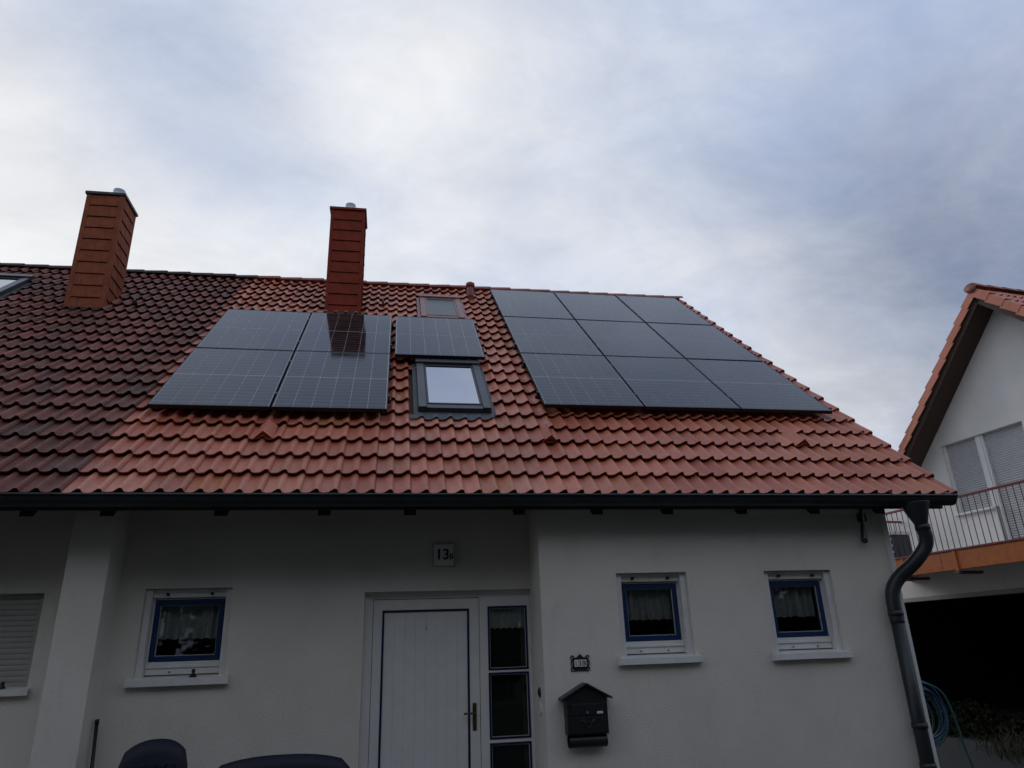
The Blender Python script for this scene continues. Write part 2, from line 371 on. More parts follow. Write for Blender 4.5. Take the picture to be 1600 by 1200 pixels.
# roofs: boarded deck (front and rear slope) that carries the tiles
def deck(u0, u1, parent, mt_rear):
    m = MB(); T = lambda p, q, t: (t, p, q)
    a = RF(0, V0 + .06, NT - .012); b = RF(0, V0 + .06, NT - .07); t1 = (RYr, RZr - .03); t0 = (RYr, RZr - .11)
    mir = lambda p: (2 * RYr - p[0], p[1])
    A, Bq = (a.y, a.z), (b.y, b.z)
    m.prism([A, t1, mir(A), mir(Bq), t0, Bq], T, u0, u1)
    r = obj('roof', m, 'deck', parent)
    # rear slope covering
    q = MB(); q.keep = True
    P = lambda v, h: (2 * RYr - RF(0, v, NT + h).y, RF(0, v, NT + h).z)
    rows = 22
    for i in range(rows):
        va, vb = V0 + i * TR, V0 + (i + 1) * TR
        if vb > VR: vb = VR
        (ya, za), (y2, z2) = P(va, .045), P(vb, .02)
        q.add([(u0, ya, za), (u1, ya, za), (u1, y2, z2), (u0, y2, z2)], [(1, 0, 3, 2)])
        yl, zl = P(va, .0); q.add([(u0, ya, za), (u1, ya, za), (u1, yl, zl), (u0, yl, zl)], [(0, 1, 2, 3)])
    o = obj('rear_tiling', q, mt_rear, r); o['kind'] = 'stuff'
    return r
roofR = deck(U0, UR - .06, house, 'tile'); roofL = deck(ULEFT, U0, nhouse, 'tile_dark')

# one roof tile: two rolls, raised front lip
PROF = [(0, .005), (.2, 0), (.45, .005), (.62, .023), (.78, .039), (.92, .035)]
def profile(w=TW, rolls=2):
    p = [((k + a) * w / rolls, h) for k in range(rolls) for a, h in PROF]; return p + [(w - .002, .004)]
TL = .405
def tile_geo(m, T=None, w=TW, jitter=(0, 0)):
    P = profile(w); n = len(P); vs = []
    T = T or (lambda x, y, z: (x, y, z))
    lift, lip = .054, .012
    for x, h in P: vs.append(T(x, jitter[0], h + lift + jitter[1]))
    for x, h in P: vs.append(T(x, TL, h + .004))
    m.add(vs, [(i, i + 1, n + i + 1, n + i) for i in range(n - 1)], True)
    vs = [T(x, jitter[0], h + lift + jitter[1]) for x, h in P] + [T(x, jitter[0] + .004, h + lift - lip + jitter[1]) for x, h in P]
    m.add(vs, [(i, n + i, n + i + 1, i + 1) for i in range(n - 1)])
    return m
tm = MB(); tm.keep = True; tile_geo(tm); TILE = tm.mesh('tile'); TILE.materials.append(MT['tile'])
TILE_D = TILE.copy(); TILE_D.materials.clear(); TILE_D.materials.append(MT['tile_dark'])
ROT = Matrix.Rotation(AL, 4, 'X')

PW, PH, GAP = 1.134, 1.722, .02
PANELS = [(i * (PW + GAP), j * (PH + GAP), 'R', i, j) for j in range(3) for i in range(3)] + \
         [(-3.974 + i * (PW + GAP), -.225 + j * (PH + GAP), 'L', i, j) for j in range(2) for i in range(2)] + [(-1.625, 1.5086, 'S', 0, 0)]
def inpoly(p, poly):
    c = False
    for i in range(len(poly)):
        (x1, y1), (x2, y2) = poly[i], poly[i - 1]
        if (y1 > p[1]) != (y2 > p[1]) and p[0] < (x2 - x1) * (p[1] - y1) / (y2 - y1) + x1: c = not c
    return c
PPOLY = [[to_px(RF(a, b, 0)) for a, b in ((u, v), (u + PW, v), (u + PW, v + PH), (u, v + PH))] for u, v, *_ in PANELS]
SKY_R = (-1.36, -.575, .01, 1.46); HATCH = (-1.245, -.575, 3.55, 4.77); LSKY = (-8.0, -7.2, 3.35, 4.80)
def covered(uc, vc):
    for a, b, c, d in (SKY_R, HATCH, LSKY):
        if a - .02 < uc < b + .02 and c - .12 < vc < d + .02: return True
    return False
def lay(u0, u1, parent, mesh, mt, limit=300):
    cells = []
    nr = int((VR - .05 - V0) / TR) + 1
    nc = int(round((u1 - u0) / TW))
    for r in range(nr):
        for c in range(nc):
            u, v = u0 + c * TW, V0 + r * TR
            if covered(u + TW / 2, v + TR / 2): continue
            p = to_px(RF(u + TW / 2, v + .12, NT + .03)); q = to_px(RF(u + TW / 2, v + .3, NT + .03))
            vis = any(0 < k[0] < 1600 and 0 < k[1] < 772 and not any(inpoly(k, pp) for pp in PPOLY) for k in (p, q))
            d = (RF(u, v, 0) - CAM).length
            cells.append((0 if vis else 1, d, u, v))
    cells.sort(); rest = MB(); rest.keep = True
    for k, (hid, d, u, v) in enumerate(cells):
        j = (random.uniform(-.006, .006), random.uniform(-.002, .003))
        if not hid and k < limit:
            mtx = Matrix.Translation(RF(u, v + j[0], NT + j[1])) @ ROT @ Matrix.Rotation(R(random.uniform(-.35, .35)), 4, 'Y')
            link('tile', mesh, parent, mtx)
        else:
            tile_geo(rest, lambda x, y, z: RF(u + x, v + y, NT + z), jitter=j)
    if rest.v:
        o = obj('tile_field', rest, mt, parent); o['kind'] = 'stuff'
lay(U0, UR - .15, roofR, TILE, 'tile')
lay(U0 - 27 * TW, U0, roofL, TILE_D, 'tile_dark')
# verge tiles down the right edge: one roll and a flap over the edge
vm = MB(); vm.keep = True
for (x0, x1, h) in ((0, .15, 0),):
    P = [((a) * .15, h) for a, h in PROF] + [(.145, .026), (.152, .012), (.152, -.11)]
    n = len(P); vs = [(x, 0, h + .048) for x, h in P] + [(x, TL, h + .006) for x, h in P]
    vm.add(vs, [(i, i + 1, n + i + 1, n + i) for i in range(n - 1)], True)
    vs = [(x, 0, h + .048) for x, h in P] + [(x - (.016 if i >= n - 2 else 0), .004, h + (.030 if i < n - 2 else .042)) for i, (x, h) in enumerate(P)]
    vm.add(vs, [(i, n + i, n + i + 1, i + 1) for i in range(n - 1)])
VERGE = vm.mesh('verge_tile'); VERGE.materials.append(MT['tile'])
for r in range(22):
    link('verge_tile', VERGE, roofR, Matrix.Translation(RF(UR - .152, V0 + r * TR + random.uniform(-.006, .006), NT + random.uniform(.0, .006))) @ ROT)
obj('verge_board', RB(UR - .16, UR - .135, V0 + .1, VR, NT - .16, NT - .02), 'wood_dark', roofR)
# ridge tiles
def ridge_mesh(name):
    m = MB(); m.keep = True; seg = 8; L_ = .40
    for r0, r1, rr, x0, x1 in ((.115, .125, 0, 0, L_),):
        ring = []
        for x, r in ((0, .126), (.03, .126), (L_, .108)):
            ring.append([(x, r * math.cos(math.pi * k / seg) * 1.05, r * math.sin(math.pi * k / seg) * .72) for k in range(seg + 1)])
        vs = [p for q in ring for p in q]; n = seg + 1
        m.add(vs, [(i * n + k, i * n + k + 1, (i + 1) * n + k + 1, (i + 1) * n + k) for i in range(2) for k in range(seg)], True)
        inner = [(0, y * .86, z * .82) for x, y, z in ring[0]]
        m.add(ring[0] + inner, [(k + 1, k, n + k, n + k + 1) for k in range(seg)])
    return m.mesh(name)
RG = ridge_mesh('ridge_tile'); RG.materials.append(MT['ridge']); RGD = RG.copy(); RGD.materials.clear(); RGD.materials.append(MT['ridge_dark'])
k = 0; u = UR + .01
while u > ULEFT + .3:
    u2 = u; left = u < U0 + .2
    # each cap laps the next one; its open collar faces the right verge
    mtx = Matrix.Translation((u2, RYr, RZr + .012 + random.uniform(-.004, .004))) @ Matrix.Rotation(math.pi, 4, 'Z') @ Matrix.Rotation(R(random.uniform(-.5, .5)), 4, 'Y')
    link('ridge_tile', RGD if left else RG, roofL if left else roofR, mtx); u -= .37
# ventilation tiles with little pointed hoods
for u in (-2.82, -.06, 2.70):
    m = MB(); v0, v1 = -.70, -.36; n0 = NT + .055
    pr = [(-.09, 0), (.09, 0), (.0, .085)]
    m.add([RF(u + a, v0, n0 + b) for a, b in pr] + [RF(u + a * .9, v1, n0 + b * .9 - .02) for a, b in pr], [(0, 1, 4, 3), (1, 2, 5, 4), (2, 0, 3, 5), (3, 4, 5)])
    m.add([RF(u + a * .92, v0 + .03, n0 + b * .92) for a, b in pr], [(0, 2, 1)])
    obj('ventilation_tile', m, 'tile', roofR)

# eaves: rafters, soffit boards, gutter, downpipe
def rafter(u):
    # plumb-cut tail just behind the gutter, running up under the boards
    zt = lambda y: zroof(y, NT - .075)
    return MB().prism([(-1.12, zt(-1.12)), (-1.12, 2.672), (-.25, 2.672 + .87 * SA / CA), (-.25, zt(-.25))], lambda p, q, t: (t, p, q), u - .05, u + .05)
for u in (-2.97, -2.16, -1.46, -.526, .171, .821, 1.531, 2.254, 2.927):
    obj('rafter', rafter(u), 'rafter', house)
for u in (-3.82, -4.395, -5.2, -6.0, -6.8, -7.6):
    obj('rafter', rafter(u), 'rafter', house if u > -4 else nhouse)
obj('eaves_light_stop', B(U0 + .02, UR - .17, -1.148, -1.122, 2.715, 2.815), 'wood_dark', house); obj('eaves_light_stop', B(ULEFT + .3, U0 + .015, -1.148, -1.122, 2.715, 2.815), 'wood_dark', nhouse)  # hidden boards added behind the gutter to stop light leaking onto the wall
GY, GZ, GR = -1.255, 2.80, .078
def gutter(x0, x1, parent, cap):
    m = MB(); m.keep = True; seg = 12; prof = []
    for k in range(seg + 1):
        a = math.pi + math.pi * k / seg; prof.append((GY + GR * math.cos(a), GZ + GR * math.sin(a)))
    rim = [(GY - GR - .008 + .010 * math.cos(a), GZ + .004 + .010 * math.sin(a)) for a in [2 * math.pi * i / 8 for i in range(8)]]
    n = seg + 1
    for s_, off in ((1, 0), (-1, .003)):
        pp = [(GY + (y - GY) * (1 - off / GR), GZ + (z - GZ) * (1 - off / GR)) for y, z in prof]
        vs = [(x0, y, z) for y, z in pp] + [(x1, y, z) for y, z in pp]
        m.add(vs, [((i, i + 1, n + i + 1, n + i) if s_ > 0 else (i + 1, i, n + i, n + i + 1)) for i in range(seg)], True)
    m.tube([(x0, GY - GR - .006, GZ + .003), (x1, GY - GR - .006, GZ + .003)], .010, 8)
    if cap is not None:
        m.add([(cap, y, z) for y, z in prof], [tuple(range(n))])
    return obj('gutter', m, 'zinc', parent)
gutR = gutter(U0 + .02, 3.60, house, 3.60); gutL = gutter(ULEFT + .3, U0 + .02, nhouse, None)
for x, gp in ((-3.35, gutR), (-2.25, gutR), (-.42, gutR), (.93, gutR), (1.85, gutR), (2.75, gutR), (-4.5, gutL), (-5.9, gutL)):
    m = MB(); seg = 10; pr = []
    for k in range(seg + 1):
        a = math.pi + math.pi * k / seg; pr.append((GY + (GR + .003) * math.cos(a), GZ + (GR + .003) * math.sin(a)))
    n = seg + 1; m.add([(x, y, z) for y, z in pr] + [(x + .035, y, z) for y, z in pr], [(i, i + 1, n + i + 1, n + i) for i in range(seg)], True)
    obj('gutter_clip', m, 'zinc', gp)
# gutter end drip
def smooth_path(pts, k=6):
    P = [Vector(p) for p in pts]; P = [P[0]] + P + [P[-1]]; o = []
    for i in range(1, len(P) - 2):
        for j in range(k):
            t = j / k; a, b, c, d = P[i - 1:i + 3]
            o.append(.5 * ((2 * b) + (c - a) * t + (2 * a - 5 * b + 4 * c - d) * t * t + (3 * b - a - 3 * c + d) * t ** 3))
    return o + [P[-2]]
PY = YB - .085
pts = smooth_path([(3.20, GY, 2.745), (3.205, GY, 2.66), (3.225, GY + .005, 2.54), (3.25, GY + .02, 2.43), (3.235, GY + .05, 2.34), (3.14, GY + .10, 2.22), (3.02, PY - .03, 2.09), (2.955, PY - .004, 1.99), (2.935, PY, 1.88), (2.935, PY, 1.7)])
rad = []
for p in pts: rad.append(.061 + max(0, p.z - 2.56) * .36)
m = MB(); m.tube(pts, .058, 16, True, rad); dp = obj('downpipe', m, 'zinc', house)
m = MB(); m.tube([(2.935, PY, 1.74), (2.935, PY, 0.0)], .0585, 16); obj('pipe_shaft', m, 'zinc', dp)
for z in (2.52, 1.77, .86, .55):
    c = min(pts, key=lambda p: abs(p.z - z)) if z > 1.75 else Vector((2.935, PY, z))
    m = MB(); m.tube([c + Vector((0, 0, -.022)), c + Vector((0, 0, .022))], .066, 16); obj('collar', m, 'zinc', dp)
for z in (1.72, .80):
    obj('pipe_bracket', B(2.925, 2.945, PY + .04, YB + .01, z - .01, z + .01), 'zinc', dp)

# ------------------------------------------------------------------ roof windows
def roof_window(rect, parent, mtf, mtg, n_top, apron=True, name='roof_window', border=.088):
    u0, u1, v0, v1 = rect; nb = NT - .01
    fr = obj(name, RB(u0 + .01, u1 - .01, v0 + .01, v1 - .01, nb - .04, nb + .004), mtf, parent)
    for a in (u0, u1 - border): obj('side_cover', RB(a, a + border, v0 + .006, v1 - .075, nb + .005, n_top), mtf, fr, .004)
    obj('head_cover', RB(u0 - .012, u1 + .012, v1 - .075, v1 + .03, nb, n_top + .022), mtf, fr, .006)
    obj('bottom_rail', RB(u0 + border + .002, u1 - border - .002, v0 + .004, v0 + .10, nb, n_top - .012), mtf, fr, .004)
    # sash with its rim
    s = MB(); a, b, c, d = u0 + border + .004, u1 - border - .004, v0 + .105, v1 - .08
    for q in ((a, a + .022, c, d), (b - .022, b, c, d), (a + .022, b - .022, c, c + .024), (a + .022, b - .022, d - .07, d)):
        s.box(*q, nb, n_top - .006, RF)
    obj('sash', s, 'frame_black' if mtf == 'velux' else mtf, fr)
    p = MB(); p.box(a + .020, b - .020, c + .022, d - .068, n_top - .022, n_top - .016, RF); obj('pane', p, mtg, fr)
    p = MB(); p.box(a + .02, b - .02, c + .02, d - .06, nb + .006, nb + .012, RF); obj('blind', p, 'dark_room', fr)
    # flashing: side gutters and apron dressed over the rolls
    f = MB(); f.box(u0 - .05, u0 - .003, v0 - .06, v1 + .05, NT, NT + .055, RF); f.box(u1 + .003, u1 + .05, v0 - .06, v1 + .05, NT, NT + .055, RF); f.box(u0 - .003, u1 + .003, v0 - .10, v0 - .002, NT, NT + .052, RF)
    obj('flashing', f, mtf if mtf != 'velux' else 'lead', fr)
    if apron:
        q = MB(); q.keep = True; P = []
        k0 = math.floor((u0 - .06 - U0) / .15); k1 = math.ceil((u1 + .0 - U0) / .15)
        for k in range(k0, k1):
            for t, h in PROF: P.append((U0 + (k + t) * .15, h))
        n = len(P); va, vb = v0 - .20, v0 - .09
        vs = [RF(x, va + .012 * math.sin(x * 17), NT + h + .058) for x, h in P] + [RF(x, vb, NT + .062 + h * .25) for x, h in P]
        q.add(vs, [(i, i + 1, n + i + 1, n + i) for i in range(n - 1)], True)
        vs = [RF(x, va + .012 * math.sin(x * 17), NT + h + .058) for x, h in P] + [RF(x, va + .012 * math.sin(x * 17) + .003, NT + h + .044) for x, h in P]
        q.add(vs, [(i, n + i, n + i + 1, i + 1) for i in range(n - 1)])
        obj('apron', q, 'lead', fr)
    return fr
roof_window(SKY_R, house, 'velux', 'glass_roof', -.062)
rh = roof_window(HATCH, house, 'hatch', 'glass_hatch', -.07, False, 'roof_hatch', .085)
roof_window(LSKY, nhouse, 'velux', 'glass_roof', -.062)

# vent pipe
def turned(prof, c, seg=16):
    m = MB(); vs = [(c[0] + r * math.cos(2 * math.pi * k / seg), c[1] + r * math.sin(2 * math.pi * k / seg), c[2] + z) for r, z in prof for k in range(seg)]
    m.add(vs, [(i * seg + k, i * seg + (k + 1) % seg, (i + 1) * seg + (k + 1) % seg, (i + 1) * seg + k) for i in range(len(prof) - 1) for k in range(seg)], True); return m
c = RF(-.36, 4.98, NT)
vp = obj('vent_pipe', turned([(.058, -.05), (.058, .08), (.063, .085), (.063, .11), (.058, .115), (.055, .30)], c), 'hatch', house)
MT['vent'] = mat('red_vent_plastic', (.20, .045, .038), .5, var=.15)
vp.data.materials[0] = MT['vent']
obj('vent_cap', turned([(.0, .355), (.06, .352), (.078, .338), (.08, .29), (.072, .275), (.05, .275)], c), 'vent', vp)
# little steel hooks standing on the slope
for u, v, par in ((-1.84, 4.24, house), (-5.33, 3.63, nhouse)):
    m = MB(); m.tube([RF(u, v, NT), RF(u, v, NT + .1), RF(u, v - .03, NT + .15), RF(u, v - .09, NT + .14)], .016, 8); obj('roof_hook', m, 'bracket_red' if par is house else 'zinc', par)

# ------------------------------------------------------------------ chimneys clad in small overlapping slabs
def chimney(parent, x0, x1, y0, y1, ztop, rows, mtc, mtcap, front_cols, side_cols, corner, flue_x, fh):
    zb = zroof(y0) - .25
    core = obj('chimney', B(x0 + .02, x1 - .02, y0 + .02, y1 - .02, zb, ztop - .03), 'chim_joint', parent)
    vis0 = zroof(y0, -.1)
    rh_ = .19; nrow = int((ztop - .05 - zb) / rh_) + 1
    for r in range(nrow):
        z1 = ztop - .05 - r * rh_; z0 = z1 - rh_ + .012
        def slab(a, b, side):
            m = MB(); th = .030
            j = random.uniform(0, .003)
            if side == 'f': pts = lambda x, d, z: (x, y0 + .012 - d - j, z)
            elif side == 'r': pts = lambda x, d, z: (x1 - .012 + d + j, x, z)
            else: pts = lambda x, d, z: (x0 + .012 - d - j, x, z)
            vs = [pts(x, d, z) for z, dd in ((z0, th), (z1, th * .55)) for d in (-.004, dd) for x in (a, b)]
            m.add(vs, [(0, 2, 3, 1), (4, 5, 7, 6), (0, 1, 5, 4), (2, 6, 7, 3), (0, 4, 6, 2), (1, 3, 7, 5)])
            obj('slab', m, mtc, core)
        off = .5 if (r % 2 and side_cols > 1) else 0
        fo = .5 if (r % 2 and front_cols > 1) else 0
        cw = (x1 - x0 - 2 * corner) / front_cols
        fe = [x0 + corner] + [x0 + corner + (c_ + fo) * cw for c_ in range(0 if fo else 1, front_cols)] + [x1 - corner]
        for a, b in zip(fe, fe[1:]): slab(a + .0015, b - .0015, 'f')
        sw = (y1 - y0 - 2 * corner) / side_cols
        for sd in ('r', 'l'):
            edges = [y0 + corner] + [y0 + corner + (c_ + off) * sw for c_ in range(0 if off else 1, side_cols)] + [y1 - corner]
            for a, b in zip(edges, edges[1:]):
                if z1 > zroof(a, -.25): slab(a + .005, b - .005, sd)
    for cx, cy in ((x0, y0), (x1, y0), (x1, y1), (x0, y1)):
        m = MB(); sx = 1 if cx == x0 else -1; sy = 1 if cy == y0 else -1
        xa, xb = sorted((cx - sx * .013, cx + sx * corner)); ya, yb_ = sorted((cy - sy * .013, cy + sy * corner))
        m.box(xa, xb, ya, yb_, zb, ztop - .045); obj('corner_trim', m, mtc, core)
    obj('cap', B(x0 - .035, x1 + .035, y0 - .035, y1 + .035, ztop - .045, ztop), mtcap, core, .006)
    m = MB(); m.tube([(flue_x, (y0 + y1) / 2, ztop - .02), (flue_x, (y0 + y1) / 2, ztop + fh)], .085, 20); obj('flue', m, 'alu', core)
    obj('chimney_flashing', B(x0 - .03, x1 + .03, y0 - .035, y1 + .02, zb, zroof(y0 - .035, -.10)), 'frame_black', core)
chimney(house, -2.69, -2.18, 2.86, 3.34, 8.35, 9, 'chim1', 'chim1', 1, 1, .035, -2.42, .22)
chimney(nhouse, -6.19, -5.70, 2.61, 3.12, 8.17, 9, 'chim2', 'zinc', 2, 2, .05, -5.88, .22)

# ------------------------------------------------------------------ windows of the ground floor
def window(W, y, parent, hw):
    x0, x1, z0, z1 = W; ys = y + .10; cx = (x0 + x1) / 2
    gr = .055
    m = MB()                                                            # white fixed frame behind the guides
    a, b, c, d = x0 + gr, x1 - gr, z0 + .03, z1 - .075
    for q in ((a, a + .014, c, d), (b - .014, b, c, d), (a + .014, b - .014, c, c + .10), (a + .014, b - .014, d - .012, d)):
        m.box(q[0], q[1], ys, ys + .09, q[2], q[3])
    fr = obj('window', m, 'white', parent, .002)
    for g0, g1 in ((x0 + .001, x0 + gr - .002), (x1 - gr + .002, x1 - .001)):
        obj('guide_rail', B(g0, g1, y + .035, ys + .08, z0 + .005, z1 - .003), 'white_metal', fr, .003)
    obj('shutter_end_bar', B(x0 + gr, x1 - gr, y + .065, y + .085, z1 - .072, z1 - .004), 'white_metal', fr, .004)
    for q in (.2, .8):
        xk = x0 + gr + (x1 - x0 - 2 * gr) * q; k = MB(); k.tube([(xk, y + .03, z1 - .045), (xk, y + .066, z1 - .045)], .012, 10); obj('stop_knob', k, 'frame_black', fr)
    obj('drip_rail', B(a + .002, b - .002, ys - .012, ys - .0005, c + .052, c + .074), 'white', fr, .003)
    s = MB(); a2, b2, c2, d2 = a + .017, b - .017, c + .104, d - .016; t = .042     # blue sash
    for q in ((a2, a2 + t, c2, d2), (b2 - t, b2, c2, d2), (a2 + t, b2 - t, c2, c2 + t), (a2 + t, b2 - t, d2 - t, d2)):
        s.box(q[0], q[1], ys - .004, ys + .055, q[2], q[3])
    obj('sash', s, 'blue', fr, .004)
    s = MB(); e = .004; a3, b3, c3, d3 = a2 + t, b2 - t, c2 + t, d2 - t
    for q in ((a3, a3 + e, c3, d3), (b3 - e, b3, c3, d3), (a3 + e, b3 - e, c3, c3 + e), (a3 + e, b3 - e, d3 - e, d3)):
        s.box(q[0], q[1], ys + .008, ys + .02, q[2], q[3])
    obj('glazing_seal', s, 'shutter', fr)
    obj('pane', B(a3 + .001, b3 - .001, ys + .022, ys + .028, c3 + .001, d3 - .001), 'glass', fr)
    q = MB(); q.keep = True; nn = 48; vs = []; ph = random.random() * 6                 # net curtain in folds with a scalloped hem
    for r, zt in ((0, d3 + .02), (1, 0)):
        for i in range(nn + 1):
            x = a3 - .01 + (b3 - a3 + .02) * i / nn; yy = ys + .10 + .022 * math.sin(i * .78 + ph + 1.3 * math.sin(i * .31)) + .016 * math.sin(i * .37 + ph * 2)
            z = zt if r == 0 else c3 + .125 + .012 * abs(math.sin(i * .42 + ph))
            vs.append((x, yy, z))
    q.add(vs, [(i, i + 1, nn + 2 + i, nn + 1 + i) for i in range(nn)], True); obj('curtain', q, 'curtain', fr)
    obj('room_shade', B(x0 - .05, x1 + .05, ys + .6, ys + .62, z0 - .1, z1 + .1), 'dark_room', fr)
    sl = MB(); sl.prism([(y + .16, z0 + .028), (y + .16, z0 + .008), (y - .045, z0 - .012), (y - .045, z0 - .052), (y - .055, z0 - .052), (y - .055, z0 - .002)], lambda p, q_, t_: (t_, p, q_), x0 - .035, x1 + .035)
    si = obj('sill', sl, 'white_metal', fr)
    for e0 in (x0 - .043, x1 + .035): obj('sill_cap', B(e0, e0 + .008, y - .060, y + .0, z0 - .055, z0 + .022), 'white', fr)
    for i, xk in enumerate(hw):
        k = MB(); k.tube([(xk, ys - .012, c + .02), (xk, ys + .002, c + .02)], .006, 8); obj('screw', k, 'frame_black', fr)
    return fr
wa = window(WIN_A, YA, house, (-3.4,)); window(WIN_B1, YB, house, (.55, .8)); window(WIN_B2, YB, house, (1.98, 2.22))
m = turned([(.0, .062), (.012, .058), (.016, .045), (.010, .03), (.014, .024), (.026, .012), (.030, 0), (0, 0)], (-3.19, YA + .02, WIN_A[2] + .008), 12)
obj('shutter_stop', m, 'frame_black', wa)

# shutter window of the left house, every slat
x0, x1, z0, z1 = LWIN
lw = obj('window', B(x0, x1, YA + .12, YA + .14, z0, z1), 'dark_room', nhouse)
for a in (x0 + .001, x1 - .05): obj('guide_rail', B(a, a + .049, YA + .06, YA + .119, z0, z1), 'shutter_l', lw)
n = 17; h = (z1 - z0) / n
for i in range(n):
    za, zb = z0 + i * h, z0 + (i + 1) * h - .0015; m = MB()
    m.prism([(YA + .080, za), (YA + .0765, za + .15 * h), (YA + .075, (za + zb) / 2), (YA + .0765, zb - .15 * h), (YA + .080, zb), (YA + .095, zb), (YA + .095, za)], lambda p, q, t: (t, p, q), x0 + .052, x1 - .052)
    obj('slat', m, 'shutter_l', lw)
sl = MB(); sl.prism([(YA + .16, z0 + .02), (YA + .16, z0 + .0), (YA - .04, z0 - .02), (YA - .04, z0 - .055), (YA - .05, z0 - .055), (YA - .05, z0 - .008)], lambda p, q, t: (t, p, q), x0 - .03, x1 + .03); obj('sill', sl, 'white_metal', lw)
obj('shutter_stop', turned([(.0, .05), (.012, .046), (.016, .03), (.012, .02), (.024, .01), (.026, 0), (0, 0)], (-4.60, YA + .0, z0 + .002), 12), 'frame_black', lw)

# ------------------------------------------------------------------ entrance door with side light
yd = YA + .08; x0, x1, z0, z1 = DOOR
m = MB()
LX0, LX1, LZ = -1.747, -.806, 2.042
m.box(x0 + .001, LX0 - .004, yd, yd + .10, z0, z1 - .001); m.box(LX0 - .004, LX1 + .004, yd, yd + .10, LZ + .004, z1 - .001)
m.box(LX1 + .004, -.728, yd, yd + .10, z0, z1 - .001); m.box(-.364, x1 - .001, yd, yd + .10, z0, z1 - .001)
for a, b in ((1.964, z1 - .001), (1.402, 1.420), (.842, .868), (z0, .31)): m.box(-.728, -.364, yd + .001, yd + .099, a, b)
door = obj('door', m, 'white', house)
obj('door_recess', B(x0, x1, yd + .102, yd + .112, z0, z1), 'dark_room', door)
lf = MB(); bx0, bx1, bz1, bz0 = -1.669, -.894, 1.950, .28; t = .018
yl = yd + .012
lf.box(LX0, bx0, yl, yl + .05, z0 + .01, LZ); lf.box(bx1, LX1, yl, yl + .05, z0 + .01, LZ); lf.box(bx0, bx1, yl, yl + .05, bz1, LZ); lf.box(bx0, bx1, yl, yl + .05, z0 + .01, bz0)
obj('leaf_frame', lf, 'white', door)
bl = MB(); bl.box(bx0, bx0 + t, yl - .003, yl + .03, bz0, bz1); bl.box(bx1 - t, bx1, yl - .003, yl + .03, bz0, bz1); bl.box(bx0 + t, bx1 - t, yl - .003, yl + .03, bz1 - t, bz1); bl.box(bx0 + t, bx1 - t, yl - .003, yl + .03, bz0, bz0 + t)
obj('blue_moulding', bl, 'navy_line', door)
npk = 8; pw = (bx1 - bx0 - 2 * t) / npk
for i in range(npk):
    a = bx0 + t + i * pw; q = B(a + .0004, a + pw - .0004, yl + .006, yl + .035, bz0 + t + .001, bz1 - t - .001); obj('plank', q, 'white', door, .0008)
obj('spy_hole', turned([(0, 0)] * 1 + [(.008, .0), (.008, .012)], (0, 0, 0), 10), 'brass', door, matrix=Matrix.Translation((-1.28, yl + .008, 1.79)) @ Matrix.Rotation(R(90), 4, 'X'))
obj('handle_plate', B(-.873, -.838, yl - .010, yl + .002, .945, 1.165), 'brass', door, .006)
m = MB(); m.tube(smooth_path([(-.856, yl - .006, 1.085), (-.856, yl - .045, 1.085), (-.875, yl - .055, 1.085), (-.955, yl - .055, 1.083)], 4), .009, 10); obj('handle', m, 'brass', door)
m = MB(); m.tube([(-.856, yl - .016, 1.0), (-.856, yl - .008, 1.0)], .010, 12); obj('lock', m, 'brass', door)
for a, b in ((1.420, 1.964), (.868, 1.402), (.31, .842)):
    f = MB(); q0, q1 = -.728, -.364; t = .018
    f.box(q0, q0 + t, yd - .003, yd + .03, a, b); f.box(q1 - t, q1, yd - .003, yd + .03, a, b); f.box(q0 + t, q1 - t, yd - .003, yd + .03, a, a + t); f.box(q0 + t, q1 - t, yd - .003, yd + .03, b - t, b)
    obj('glazing_bead', f, 'navy_line', door)
    f = MB(); e = .004; q0 += t; q1 -= t; a += t; b -= t
    f.box(q0, q0 + e, yd + .004, yd + .02, a, b); f.box(q1 - e, q1, yd + .004, yd + .02, a, b); f.box(q0 + e, q1 - e, yd + .004, yd + .02, a, a + e); f.box(q0 + e, q1 - e, yd + .004, yd + .02, b - e, b)
    obj('glazing_seal', f, 'shutter', door)
    obj('pane', B(q0 + e, q1 - e, yd + .014, yd + .018, a + e, b - e), 'glass', door)
q = MB(); q.keep = True; nn = 30; vs = []
for r in (0, 1):
    for i in range(nn + 1):
        x = -.708 + .324 * i / nn; vs.append((x, yd + .06 + .008 * math.sin(i * 1.3), 1.95 if r == 0 else 1.765 + .012 * abs(math.sin(i * .63))))
q.add(vs, [(i, i + 1, nn + 2 + i, nn + 1 + i) for i in range(nn)], True); obj('curtain', q, 'curtain', door)
obj('threshold', B(x0, x1, YA - .06, yd - .002, 0, .035), 'paving', door)

# bell push and round cover on the return wall
for z, r_, nm, mt_, lb in ((1.241, .034, 'doorbell', 'black', 'small round dark doorbell in the recess beside the entrance door'), (1.115, .042, 'cable_cover', 'plaster', 'flat round cover plate in plaster colour below the doorbell')):
    y_ = -.735; mtx = Matrix.Translation((-.334, y_, z)) @ Matrix.Rotation(R(-90), 4, 'Y')
    o = obj(nm, turned([(r_ * 1.25, -.001), (r_ * 1.25, .006), (r_, .010), (r_ * .6, .018 if nm == 'doorbell' else .011), (0, .02 if nm == 'doorbell' else .011)], (0, 0, 0), 20), 'white_metal' if nm == 'cable_cover' else mt_, None, matrix=mtx)
    tag(o, lb, 'doorbell' if nm == 'doorbell' else 'cover')

